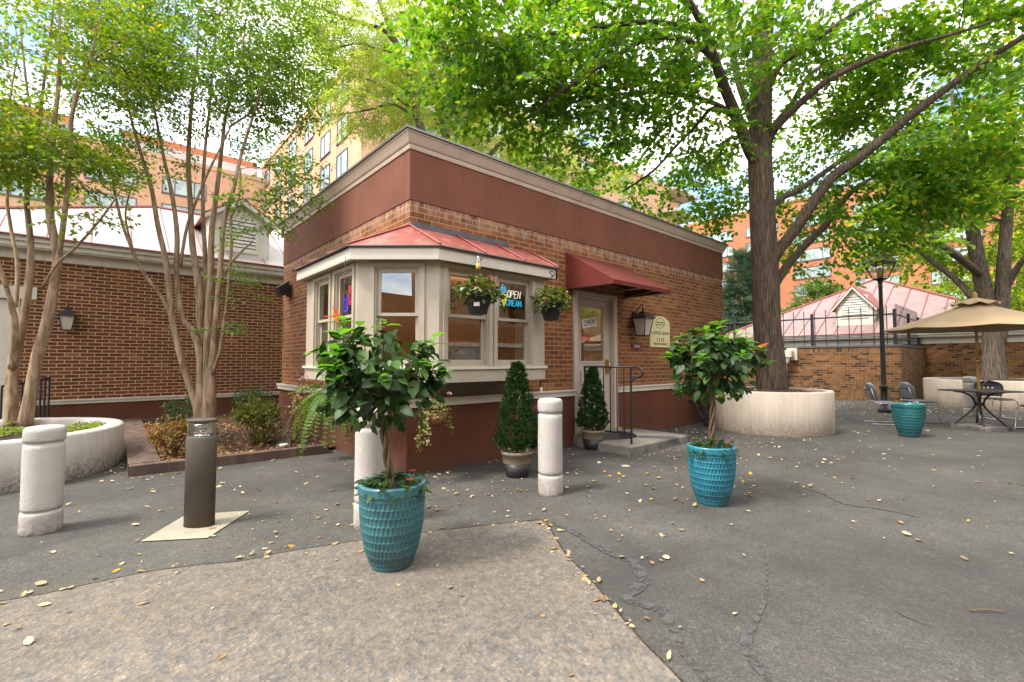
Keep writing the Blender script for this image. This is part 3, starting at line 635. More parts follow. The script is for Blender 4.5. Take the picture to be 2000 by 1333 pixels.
# ---- wall lanterns
def lantern_shape(root, c, out, w=.2, h=.26):
    """c = centre of the body, out = direction away from the wall"""
    x, y, z = c; b = MB(); hw, hb = w/2, w*.30
    for sx, sy in ((-1,-1),(1,-1),(1,1),(-1,1)): b.tube([(x+sx*hw, y+sy*hw, z+h/2), (x+sx*hb, y+sy*hb, z-h/2)], .008, 4, False)
    b.box((x-hb-.012, y-hb-.012, z-h/2-.02), (x+hb+.012, y+hb+.012, z-h/2)); b.build('frame', MT['black'], root)
    b = MB(); q = [(x+sx*(hw+.03), y+sy*(hw+.03)) for sx, sy in ((-1,-1),(1,-1),(1,1),(-1,1))]; t = [(x+sx*hw*.42, y+sy*hw*.42) for sx, sy in ((-1,-1),(1,-1),(1,1),(-1,1))]
    zz = z+h/2; vs = [(a, c2, zz) for a, c2 in q]+[(a, c2, zz+.02) for a, c2 in q]+[(a, c2, zz+.10) for a, c2 in t]+[(x+(a-x)*.8, y+(c2-y)*.8, zz+.125) for a, c2 in t]
    fs = [(3,2,1,0), (12,13,14,15)]
    for k in range(3):
        for i in range(4): j = (i+1) % 4; fs.append((k*4+i, k*4+j, k*4+4+j, k*4+4+i))
    b.add(vs, fs); b.lathe([(.012, 0), (.018, .02), (.012, .04), (.02, .055), (.006, .085)], (x, y, zz+.125), 10); b.build('cap', MT['black'], root)
    b = MB(); i_ = .008; a = hw-i_; c2 = hb-i_*.5
    vs = [(x+sx*c2, y+sy*c2, z-h/2) for sx, sy in ((-1,-1),(1,-1),(1,1),(-1,1))]+[(x+sx*a, y+sy*a, z+h/2) for sx, sy in ((-1,-1),(1,-1),(1,1),(-1,1))]
    b.add(vs, [(0,1,5,4),(1,2,6,5),(2,3,7,6),(3,0,4,7)]); b.build('glass', MT['frost'], root)
    d = .30; o = np.array(out); b = MB(); wx, wy = x-o[0]*d*.55, y-o[1]*d*.55
    b.tube([(wx, wy, zz+.02), (wx+o[0]*.03, wy+o[1]*.03, zz+.12), (x-o[0]*.02, y-o[1]*.02, zz+.26), (x, y, zz+.22)], .009, 6, sub=4)
    s = np.array([-o[1], o[0]]); p = np.array([wx, wy])
    b.obox(p-s*.05, s, 0, .1, -.012, .012, z+.02, zz+.14); b.build('bracket', MT['black'], root)
ln = thing('wall_lantern', 'black wall lantern with frosted panes beside the cream sign', 'wall lantern', (7.13, Y0-.01, 1.95), 'wall lanterns'); lantern_shape(ln, (7.13, 4.60, 1.90), (0, -1), .26, .29)
yw = 12.45
ln = thing('wall_lantern', 'black wall lantern alone on the dark red brick wing', 'wall lantern', (-.60, yw-.01, 2.0), 'wall lanterns'); lantern_shape(ln, (-.52, yw-.16, 2.03), (0, -1), .22, .26)
fl = thing('flood_light', 'small black floodlight high on the left corner of the coffee shop', 'floodlight', (X0, 9.36, 2.62)); b = MB(); b.box((X0-.06, 9.28, 2.52), (X0-.001, 9.44, 2.72)); b.build('bracket', MT['black'], fl)
b = MB(); b.add([(X0-.24, 9.22, 2.66), (X0-.24, 9.46, 2.66), (X0-.06, 9.46, 2.80), (X0-.06, 9.22, 2.80), (X0-.20, 9.22, 2.50), (X0-.20, 9.46, 2.50), (X0-.06, 9.46, 2.55), (X0-.06, 9.22, 2.55)], [(3,2,1,0),(4,5,6,7),(0,1,5,4),(1,2,6,5),(2,3,7,6),(3,0,4,7)]); b.build('housing', MT['black'], fl)

# ================================================================== LEFT WING
wing = thing('brick_wing', 'long low dark red brick building with pale metal roof behind the crape myrtles', 'building', (0, yw, 0))
XR = 7.5; XL = -9.0; dl, dr = -3.2, -1.17
b = MB(); b.box((XL, yw, .55), (dl, yw+.25, 3.22)); b.box((dr, yw, .55), (XR, yw+.25, 3.22)); b.box((dl, yw, 2.45), (dr, yw+.25, 3.22)); b.build('brick_wall', MT['wing_brick'], wing)
b = MB(); b.box((XL, yw-.03, -.02), (dl, yw+.25, .47)); b.box((dr, yw-.03, -.02), (XR, yw+.25, .47)); b.build('plinth', MT['plinth'], wing)
b = MB(); b.box((dr, yw-.05, .47), (XR, yw+.1, .53)); b.box((dr, yw-.07, .53), (XR, yw+.1, .555)); b.build('water_table', MT['trim_white'], wing)
b = MB(); b.box((XL, yw-.03, 3.20), (XR, yw+.1, 3.37)); b.box((XL, yw-.22, 3.37), (XR, yw+.1, 3.40)); b.box((XL, yw-.25, 3.40), (XR, yw-.20, 3.50)); b.box((XL, yw-.30, 3.49), (XR, yw-.20, 3.575)); b.build('eave', MT['cement_white'], wing)
def roofz(y): return 3.585+.6*(y-12.2)
b = MB(); b.add([(-3.3, 12.12, 3.57), (XR, 12.12, 3.57), (XR, 15, 5.265), (.9, 15, 5.265)], [(0,1,2,3)]); b.add([(-3.3, 12.12, 3.57), (.9, 15, 5.265), (-3.3, 17.9, 3.57)], [(0,1,2)]); b.add([(XL, 12.12, 3.56), (-3.2, 12.12, 3.56), (-3.2, 15, 3.6), (XL, 15, 3.6)], [(0,1,2,3)])
b.add([(XR, 15, 5.265), (XR, 17.9, 3.57), (-3.3, 17.9, 3.57), (.9, 15, 5.265)], [(0,1,2,3)])
rf = b.build('roof', MT['roofmetal_pale'], wing)
b = MB(); b.tube([(-3.3, 12.1, 3.585), (XR, 12.1, 3.585)], .018, 4, False); b.tube([(-3.3, 12.12, 3.58), (.9, 15, 5.28), (XR, 15, 5.28)], .035, 5, False); b.build('ridge_cap', MT['seam_red'], rf)
b = MB(); x = -2.7
while x < XR:
    yt = 15 if x > .9 else 12.12+(x+3.3)/4.2*2.88
    b.tube([(x, 12.13, roofz(12.13)+.035), (x, yt, roofz(yt)+.015)], .013, 4, False); x += .62
b.build_each('seam', MT['seam'], rf)
def dormer(parent, x0, x1, y, zb, ze, za, t=(1, 0), org=None, depth=1.6, roofm=None, back=None, lou=None):
    """gabled louvred dormer; face along t from org"""
    org = org or (0, 0); w = x1-x0; xm = (x0+x1)/2
    tt = np.array(t); nn = np.array([t[1], -t[0]])
    def P(a, d, z): p = np.array(org)+tt*a-nn*d; return (p[0], p[1], z)
    b = MB(); vs = [P(x0, 0, zb), P(x1, 0, zb), P(x1, 0, ze), P(xm, 0, za), P(x0, 0, ze)]+[P(x0, depth, zb), P(x1, depth, zb), P(x1, depth, ze), P(xm, depth, za), P(x0, depth, ze)]
    b.add(vs, [(0,1,2,3,4), (1,6,7,2), (5,0,4,9)]); do = b.build('dormer', MT['cement_white'], parent)
    b = MB(); ov = .16; sl = (za-ze)/(w/2)
    for s, xa in ((-1, x0-ov), (1, x1+ov)):
        z0 = ze-sl*ov; q = [P(xa, -.14, z0), P(xm, -.14, za), P(xm, depth, za), P(xa, depth, z0)]
        b.add(q+[(p[0], p[1], p[2]+.05) for p in q], [(0,1,2,3),(4,5,6,7),(0,1,5,4),(1,2,6,5),(2,3,7,6),(3,0,4,7)])
    b.build('dormer_roof', roofm, do)
    b = MB(); rk = MB()
    for s, xa in ((-1, x0-ov), (1, x1+ov)):
        z0 = ze-sl*ov; q = [P(xa, -.15, z0-.09), P(xm, -.15, za-.10), P(xm, -.15, za-.005), P(xa, -.15, z0-.005)]; q2 = [(p[0]+nn[0]*-.10*1, p[1]+nn[1]*-.10, p[2]) for p in q]
        b.add(q+q2, [(0,1,2,3),(7,6,5,4),(0,4,5,1),(3,2,6,7)])
    b.build('bargeboard', MT['cement_white'], do)
    l0, l1, lz0, lz1 = lou; b = MB(); fr = .05
    for a, c, z0, z1 in ((l0-fr, l0, lz0-fr, lz1+fr), (l1, l1+fr, lz0-fr, lz1+fr), (l0, l1, lz0-fr, lz0), (l0, l1, lz1, lz1+fr)): 
        q = [P(a, -.03, z0), P(c, -.03, z0), P(c, -.03, z1), P(a, -.03, z1)]; q2 = [P(a, .0, z0), P(c, .0, z0), P(c, .0, z1), P(a, .0, z1)]
        b.add(q+q2, [(0,1,2,3),(0,4,5,1),(1,5,6,2),(2,6,7,3),(3,7,4,0)])
    k = 8
    for i in range(k):
        z0 = lz0+(lz1-lz0)*i/k; hh = (lz1-lz0)/k; q = [P(l0, -.025, z0+.1*hh), P(l1, -.025, z0+.1*hh), P(l1, -.004, z0+.78*hh), P(l0, -.004, z0+.78*hh)]; q2 = [(p[0], p[1], p[2]-.012) for p in q]
        b.add(q+q2, [(0,1,2,3),(4,5,1,0)])
    b.build('louvre', MT['cement_white'], do); b = MB(); b.add([P(l0, -.002, lz0), P(l1, -.002, lz0), P(l1, -.002, lz1), P(l0, -.002, lz1)], [(0,1,2,3)]); b.build('louvre_back', MT['apt_frame'], do)
dormer(wing, 1.78, 3.02, 12.5, 3.74, 4.72, 5.12, (1, 0), (0, 12.5), 2.2, MT['red_metal'], lou=(2.08, 2.72, 3.92, 4.62))
b = MB(); b.box((dl, yw-.03, 2.45), (dr+.22, yw-.001, 2.68)); b.build('lintel', MT['trim_white'], wing)
b = MB(); b.box((dr-.16, yw-.02, .0), (dr, yw+.2, 2.45)); b.box((dl, yw-.02, .0), (dl+.16, yw+.2, 2.45)); b.build_each('door_frame', MT['trim_white'], wing)
b = MB(); g0, g1 = -2.75, -1.62; b.box((dl+.16, yw+.05, 0), (g0, yw+.1, 2.45)); b.box((g1, yw+.05, 0), (dr-.16, yw+.1, 2.45)); b.box((g0, yw+.05, 0), (g1, yw+.1, 1.45)); b.box((g0, yw+.05, 2.2), (g1, yw+.1, 2.45)); sd = b.build('side_door', MT['trim_white'], wing)
b = MB(); b.box((g0, yw+.07, 1.45), (g1, yw+.085, 2.2)); b.build('door_glass', MT['apt_glass'], sd)
fe = thing('side_railing', 'short black picket railing behind the white curved planter', 'railing', (-1.0, 11.6, 0))
b = MB()
for k in range(11): x = -1.22+.5*k/10; y = 11.3+.9*k/10; b.tube([(x, y, 0), (x, y, .88+.012*k)], .016, 4, False)
b.build_each('picket', MT['black'], fe); b = MB()
for z in (.16, .88): b.tube([(-1.22, 11.3, z), (-.72, 12.2, z+.1*(z > .5))], .02, 4, False)
b.build_each('rail', MT['black'], fe)

# ================================================================== COURT WALL AND LOW PAVILION (right)
XW = 18.72; YC = 2.86; XP = 23.32
cw = thing('court_wall', 'orange brown brick court wall with dark coping behind the lamp post', 'wall', (XW, 5, 0))
b = MB(); b.box((XW, YC, -.02), (XW+.3, 11, 1.56)); b.box((XW+.3, YC, -.02), (XP-.02, YC+.3, 1.76)); b.build('brickwork', MT['court_brick'], cw)
b = MB(); b.box((XW-.003, YC-.002, 1.56), (XW+.3, 11, 1.76))
b.build('soldier_course', brick('soldier_brick', [(0, (.04,.018,.009)), (.12, (.06,.026,.012)), (.2, (.16,.065,.02)), (1, (.25,.115,.04))], (.28,.18,.085), w=.078, h=.4, ms=.006), cw)
b = MB(); b.box((XW-.03, YC-.03, 1.762), (XW+.33, 11, 1.825)); b.box((XW+.33, YC-.03, 1.762), (XP-.02, YC+.33, 1.825)); b.build('coping', MT['flash'], cw)
fe = thing('iron_fence', 'thin black iron fence standing on the brick court wall', 'fence', (XW+.15, 5, 1.825))
b = MB(); xf = XW+.15; yf = YC+.15
for z in (2.02, 2.80): b.tube([(xf, yf, z), (xf, 11, z)], .028, 4, False); b.tube([(xf, yf, z), (XP-.05, yf, z)], .026, 4, False)
b.tube([(xf, yf, 2.14), (xf, 11, 2.14)], .016, 4, False); b.build_each('rail', MT['black'], fe)
b = MB(); y = yf+.2
while y < 10: b.tube([(xf, y, 1.82), (xf, y, 3.08)], .0125, 4, False); y += .335
x = xf+.16
while x < XP-.1: b.tube([(x, yf, 1.82), (x, yf, 3.14)], .0085, 4, False); x += .21
b.build_each('picket', MT['black'], fe)
b = MB()
for x, y in ((xf, yf), (xf, 5.3), (xf, 8), (XP-.1, yf), (21.2, yf)): b.box((x-.04, y-.04, 1.82), (x+.04, y+.04, 2.96))
b.build_each('post', MT['black'], fe)
pv = thing('low_pavilion', 'low brick pavilion with hipped pinkish red metal roof and louvred dormer', 'building', (XP, 3, 0))
b = MB(); b.box((XP, -14, -.02), (XP+10, 10.4, 1.96)); b.build('brick_wall', MT['court_brick'], pv)
b = MB(); b.box((XP-.03, -14, 1.95), (XP+.1, 10.45, 2.18)); b.box((XP-.24, -14, 2.18), (XP, 10.5, 2.205)); b.box((XP-.27, -14, 2.205), (XP-.2, 10.55, 2.30)); b.box((XP-.33, -14, 2.29), (XP-.2, 10.6, 2.39)); b.build('eave', MT['cement_white'], pv)
ax, ay, az = 28.4, 5.2, 5.30; xe = XP-.33
b = MB(); b.add([(xe, 10.75, 2.395), (xe, -.57, 2.395), (ax, ay, az)], [(0,1,2)]); b.add([(xe, -.57, 2.395), (34, -.57, 2.395), (ax, ay, az)], [(0,1,2)]); b.add([(34, 10.75, 2.395), (xe, 10.75, 2.395), (ax, ay, az)], [(0,1,2)]); b.add([(xe, -.57, 2.39), (xe, -14, 2.39), (34, -14, 2.39), (34, -.57, 2.39)], [(0,1,2,3)])
rf = b.build('roof', MT['roofmetal'], pv)
b = MB()
def pz(x): return 2.395+(x-xe)*(az-2.395)/(ax-xe)
y = 10.3
while y > -.4:
    xt = xe+(ax-xe)*((10.75-y)/(10.75-ay) if y > ay else (y+.57)/(ay+.57)); b.tube([(xe+.02, y, 2.415), (xt, y, pz(xt)+.02)], .022, 4, False); y -= .66
b.build_each('seam', MT['seam'], rf)
b = MB(); b.tube([(xe, 10.75, 2.41), (ax, ay, az+.02), (xe, -.57, 2.41)], .06, 5, False); b.tube([(xe-.02, 10.75, 2.40), (xe-.02, -14, 2.40)], .02, 4, False); b.build('ridge_cap', MT['seam_red'], rf)
dormer(pv, -5.78, -4.48, 0, 2.72, 3.64, 4.44, (0, -1), (23.75, 0), 3.4, MT['seam_red'], lou=(-5.55, -4.68, 3.15, 4.0))
ds = thing('downspout', 'white downpipe with square hopper box beside the linden trunk', 'downspout', (18.5, 5.95, 0))
b = MB(); b.box((18.42, 6.02, 0), (18.53, 6.13, 1.30)); b.build('pipe', MT['trim_white'], ds); b = MB(); b.box((18.34, 5.82, 1.44), (18.60, 6.14, 1.68), .02); b.lathe([(.07, 0), (.16, .2)], (18.47, 6.0, 1.24), 4, False, rot=.785); b.box((18.60, 5.72, 1.33), (18.715, 6.05, 1.76)); b.build('hopper', MT['trim_white'], ds)

# ================================================================== FAR APARTMENTS
def apartments(name, label, org, t, L, depth, H, floors, bays, m, loc, z0=0, wpat=(1.7, 1.5), zfirst=1.2, roofm=None):
    """slab with real punched window frames and panes on the face along t"""
    a = thing(name, label, 'building', loc); t = np.array(t); b = MB(); b.obox(org, t, 0, L, -depth, 0, z0-.02, H); b.build('wall', m, a)
    b = MB(); b.obox(org, t, -.1, L+.1, -depth, .12, H, H+.45); b.build('parapet', m, a)
    return a
def winset(a, org, t, xs, zs, w, h, d0=.0, split=(.3,)):
    n = np.array([t[1], -t[0]]); t = np.array(t); proto = None
    for z in zs:
        for x in xs:
            p = np.array(org)+t*x
            if proto is None:
                f = MB(); fr = .09
                for q in ((0, fr, 0, h), (w-fr, w, 0, h), (fr, w-fr, 0, fr), (fr, w-fr, h-fr, h)): f.obox((0, 0), t, q[0], q[1], -.02, .06, q[2], q[3])
                for s in split: f.obox((0, 0), t, w*s-.05, w*s+.05, -.02, .05, fr, h-fr)
                f.obox((0, 0), t, -.05, w+.05, 0, .12, -.08, 0)
                wi = f.build('window', MT['apt_frame'], a, local=True); g = MB(); g.obox((0, 0), t, fr, w-fr, .005, .02, fr, h-fr); pn = g.build('pane', MT['apt_glass'], wi, local=True); proto = (wi, pn)
            else:
                wi = proto[0].copy(); COL.objects.link(wi); pn = proto[1].copy(); COL.objects.link(pn); pn.parent = wi
            wi.location = Vector((p[0], p[1], z))-absloc(a)
# long block on the left, front faces -Y
ap1 = apartments('apartment_block', 'long peach apartment block with rows of wide windows beyond the left brick wing', (-45, 60), (1, 0), 59, 14, 22.4, 0, 0, MT['apt_peach'], (-15, 60, 0))
winset(ap1, (-45, 60), (1, 0), [2+5.9*k for k in range(9)], [4.4, 7.3, 10.2, 13.1, 16.0, 18.9], 3.9, 1.75, split=(.28, .72))
b = MB(); b.box((-40, 66, 22.4), (-22, 74, 26)); b.box((-12, 65, 22.4), (-3, 74, 26.4)); b.box((1, 64, 22.4), (13.9, 74, 26)); b.build_each('penthouse', MT['apt_orange'], ap1)
b = MB(); b.box((-44, 59.85, 22.8), (13.8, 59.95, 23.7)); b.build('terrace_rail', glass('railglass', (.75,.85,.85), 1, 0, .1), ap1)
# tall block behind the shop: one face to -X, one to -Y
ap2 = apartments('apartment_tower', 'tall peach apartment tower behind the coffee shop with corner balconies', (14, 62), (0, -1), 29.2, 46, 24.6, 0, 0, MT['apt_peach'], (14, 33, 0))
winset(ap2, (14, 62), (0, -1), [1.5, 6.2, 11.2, 16.2, 20.6, 24.4], [4.5+2.9*k for k in range(7)], 2.3, 1.95, split=(.42,))
ap2w = [16, 22, 28, 34, 40]
winset(ap2, (14, 32.8), (1, 0), [4, 11, 18, 25, 32], [4.5+2.9*k for k in range(7)], 2.6, 1.8, split=(.4,))
b = MB()
for k in range(7):
    z = 6.6+2.9*k
    b.box((16, 31.2, z), (21, 32.8, z+.3)); b.box((56, 31.0, z), (62.5, 36.5, z+.35))
b.build_each('balcony', MT['apt_conc'], ap2)
b = MB(); b.box((20, 36, 24.6), (34, 50, 28.2)); b.build('penthouse', MT['apt_peach'], ap2)
# right block, front faces -X
ap3 = apartments('apartment_block', 'orange brick apartment block behind the right trees with stacked end balconies', (85, 51.5), (0, -1), 75, 16, 27.4, 0, 0, MT['apt_orange'], (85, 20, 0))
winset(ap3, (85, 51.5), (0, -1), [2.0, 10.3, 17.8, 25.2, 33.5, 42], [3.2+2.85*k for k in range(8)], 5.2, 1.85, split=(.2, .8))
b = MB()
for k in range(9):
    z = 1.6+2.85*k; b.box((84.9, 51.6, z), (93, 56.5, z+1.05))
b.build_each('balcony', MT['apt_conc'], ap3)
b = MB()
for k in range(9): z = 2.65+2.85*k; b.box((86.3, 51.6, z), (93, 53.1, z+1.8))
b.build_each('balcony_wall', MT['apt_orange'], ap3)
# the building across the court that the bay and door panes mirror
ac = thing('court_building', 'red brick building across the court mirrored in the bay window panes', 'building', (8, -9.5, 0))
b = MB(); b.box((-16, -10.5, -.02), (26, -9.5, 7.4)); b.box((-17, -10.5, -.02), (-16, 3, 5.2)); b.build('brick_wall', MT['shop_brick'], ac); b = MB(); b.box((-6.2, -9.48, 2.0), (26.2, -9.40, 2.2)); b.box((-6.2, -9.7, 7.4), (26.2, -9.2, 7.65)); b.build('trim', MT['trim_white'], ac)
b = MB()
for k in range(6): b.box((-3+5*k, -9.49, .9), (-1+5*k, -9.45, 2.0))
b.build_each('window', MT['apt_glass'], ac)

# ================================================================== FOLIAGE TOOLS
KITE = (np.array([(0,0,0),(.42,.5,.07),(1,0,-.04),(.42,-.5,.07)]), np.array([(0,1,2),(0,2,3)]))
OVAL = (np.array([(0,0,0),(.28,.46,.07),(.28,-.46,.07),(.68,.40,.03),(.68,-.40,.03),(1,0,-.14),(.28,0,0),(.68,0,-.03)]),
        np.array([(0,6,1),(0,2,6),(1,6,7),(1,7,3),(2,7,6),(2,4,7),(3,7,5),(4,5,7)]))
HEART = (np.array([(0,0,0),(-.08,.30,.03),(-.08,-.30,.03),(.30,.52,.08),(.30,-.52,.08),(.70,.28,.02),(.70,-.28,.02),(1,0,-.08),(.3,0,0)]),
         np.array([(0,8,1),(0,2,8),(1,8,3),(2,4,8),(3,8,5),(4,6,8),(5,8,7),(6,7,8)]))
def norm(a): return a/(np.linalg.norm(a, axis=-1, keepdims=True)+1e-9)
def leaf_geo(P, D, N, L, W, tpl):
    V0, F0 = tpl; D = norm(D); S = norm(np.cross(N, D)); N = np.cross(D, S)
    L = np.broadcast_to(np.asarray(L, float), (len(P),))[:, None, None]; W = np.broadcast_to(np.asarray(W, float), (len(P),))[:, None, None]
    V = P[:, None]+V0[None, :, 0:1]*L*D[:, None]+V0[None, :, 1:2]*W*S[:, None]+V0[None, :, 2:3]*L*N[:, None]
    F = F0[None]+(np.arange(len(P))*len(V0))[:, None, None]
    return V.reshape(-1, 3), F.reshape(-1, 3)
def leaves(name, P, D, N, L, W, tpl, m, parent=None, smooth=False):
    V, F = leaf_geo(np.asarray(P, float), np.asarray(D, float), np.asarray(N, float), L, W, tpl); return raw_mesh(name, V, F, m, parent, smooth)
def tubes(name, segs, m, parent, n=5):
    """many thin polylines (k,4) -> one mesh"""
    b = MB()
    for s in segs: b.tube(s, 0, n, cap=False)
    return b.build(name, m, parent)

def spray(kind, r):
    """leaf positions of one leafy twig in a local frame (x along, y across, z up), unit metres"""
    P = []; D = []; axis = []
    if kind == 'linden': ln, step, sides, sl, drop = .75, .075, 5, .34, .10
    elif kind == 'crape': ln, step, sides, sl, drop = .42, .05, 5, .20, -.02
    elif kind == 'oak': ln, step, sides, sl, drop = .62, .035, 6, .30, .14
    else: ln, step, sides, sl, drop = .5, .07, 4, .25, .05
    def run(o, d, l, w):
        k = 0; s = step*.5
        while s < l:
            p = o+d*s+np.array((0, 0, -drop*(s/ln)**2)); sd = 1 if k % 2 else -1
            a = r.uniform(.6, 1.2)*sd; q = np.array((d[0]*math.cos(a)-d[1]*math.sin(a), d[0]*math.sin(a)+d[1]*math.cos(a), r.uniform(-.35, .15)))
            P.append(p+np.array((0, 0, r.uniform(-.02, .02)))); D.append(q); s += step*r.uniform(.7, 1.3); k += 1
        P.append(o+d*l+np.array((0, 0, -drop*(l/ln)**2))); D.append(d)
    x = np.array((1., 0, 0)); run(np.zeros(3), x, ln, 1)
    for i in range(sides):
        s = ln*(.12+.75*i/sides); a = (1 if i % 2 else -1)*r.uniform(.6, .95); d = np.array((math.cos(a), math.sin(a), r.uniform(-.12, .12)))
        run(x*s+np.array((0, 0, -drop*(s/ln)**2)), d, sl*r.uniform(.7, 1.2)*(1-.4*i/sides), 0)
    return np.array(P), np.array(D)

def tree(name, label, limbs, blobs, kind, lm, bark, leaf, seed, group=None, cat='tree', tpl=KITE, droop=.15, twig=.010, up=.55, dens=1.0, keep=None, nside=10):
    r = np.random.default_rng(seed); base = limbs[0][0]; t = thing(name, label, cat, (base[0], base[1], base[2]), group)
    b = MB(); nodes = []; nrad = []
    for i, l in enumerate(limbs):
        P, rr = smooth_path(np.array([p[:3] for p in l], float), np.array([p[3] for p in l], float), 5); b.tube(np.c_[P, rr], 0, nside if i == 0 else 7)
        nodes.append(P[2:] if i else P[len(P)//3:]); nrad.append(rr[2:] if i else rr[len(P)//3:])
    nodes = np.concatenate(nodes); nrad = np.concatenate(nrad)
    pts = []
    for (c, rad, n) in blobs:
        n = int(n*dens)
        q = r.normal(size=(n*3, 3)); q = norm(q)*(r.random((n*3, 1))**(1/2.4)); q = q*np.array(rad)+np.array(c); pts.append(q[:n])
    pts = np.concatenate(pts)
    if keep is not None: pts = pts[keep(pts)]
    # join every spray to the nearest wood, nearest first, so twigs fork from one another
    d0 = np.min(np.linalg.norm(pts[:, None]-nodes[None, ::3], axis=2), axis=1); pts = pts[np.argsort(d0)]
    NO = np.zeros((len(nodes)+len(pts)*2, 3)); NO[:len(nodes)] = nodes; cnt = len(nodes); RR = np.zeros(len(NO)); RR[:cnt] = nrad; segs = []; axes = []
    for p in pts:
        dv = p-NO[:cnt]; dist = np.linalg.norm(dv, axis=1)+.55*np.maximum(0, -dv[:, 2]); k = int(np.argmin(dist)); q = NO[k]; L = np.linalg.norm(p-q)
        mid = (p+q)/2+np.array((0, 0, .08*L))+r.normal(size=3)*.05*L; ra = min(twig*(.6+.9*L), RR[k]*.7+.002); rb = ra*.5+.001
        segs.append(np.array([(*q, ra), (*mid, (ra+rb)/2), (*p, rb)])); axes.append(norm(p-mid))
        NO[cnt] = mid; RR[cnt] = ra*.9; NO[cnt+1] = p; RR[cnt+1] = rb; cnt += 2
    for s in segs: b.tube(s, 0, 4, cap=False)
    b.build('trunk', bark, t)
    axes = np.array(axes); cen = pts.mean(0); out = norm((pts-cen)*np.array((1, 1, .3))); A = norm(axes*np.array((1, 1, .6))+.5*out+np.array((0, 0, -droop))+r.normal(size=pts.shape)*.25)
    Nn = norm(np.array((0, 0, 1.0))*up*2+r.normal(size=pts.shape)*.45); S = norm(np.cross(Nn, A)); Nn = np.cross(A, S)
    var = [spray(kind, r) for _ in range(8)]; VP = []; VD = []; VN = []; LL = []
    idx = r.integers(0, 8, len(pts)); sc = r.uniform(.8, 1.25, len(pts)); tw = []
    for i in range(len(pts)):
        P, D = var[idx[i]]; M = np.stack([A[i], S[i], Nn[i]]); VP.append(pts[i]+(P*sc[i])@M); VD.append(D@M); VN.append(np.repeat(Nn[i][None], len(P), 0)); LL.append(np.full(len(P), sc[i]))
    VP = np.concatenate(VP); VD = np.concatenate(VD); VN = norm(np.concatenate(VN)+r.normal(size=VP.shape)*.42); VD = norm(VD+r.normal(size=VP.shape)*.28+np.array((0, 0, -.12)))
    l = leaf[0]*r.uniform(.7, 1.2, len(VP))
    leaves('crown', VP, VD, VN, l, l*leaf[1], tpl, lm, t)
    return t

G_LINDEN = leafmat('linden_leaf', [(0, (.042,.115,.012)), (.5, (.075,.17,.016)), (.85, (.12,.21,.02)), (1, (.24,.25,.03))], .55, .5, (2.5,2.4,.7))
G_LINDEN2 = leafmat('lime_leaf', [(0, (.075,.17,.015)), (.6, (.14,.25,.018)), (.92, (.22,.30,.025)), (1, (.34,.30,.04))], .55, .5, (2.4,2.2,.7))
G_CRAPE = leafmat('crape_leaf', [(0, (.075,.15,.015)), (.6, (.14,.22,.018)), (.9, (.18,.25,.022)), (.985, (.34,.28,.03)), (1, (.36,.22,.03))], .55, .45, (2.3,2.2,.75))
G_CRAPE2 = leafmat('crape_leaf_green', [(0, (.05,.12,.02)), (.7, (.09,.17,.024)), (.96, (.15,.21,.028)), (1, (.22,.24,.03))], .52, .45, (2.5,2.3,.8))
G_OAK = leafmat('oak_leaf', [(0, (.19,.28,.05)), (.6, (.26,.35,.07)), (1, (.34,.40,.11))], .58, .45, (2.2,2.0,.9))
G_PINE = leafmat('pine_leaf', [(0, (.045,.095,.055)), (1, (.085,.15,.085))], .25, .6)
G_PALE = leafmat('pale_leaf', [(0, (.075,.15,.03)), (1, (.16,.24,.05))], .45, .5)

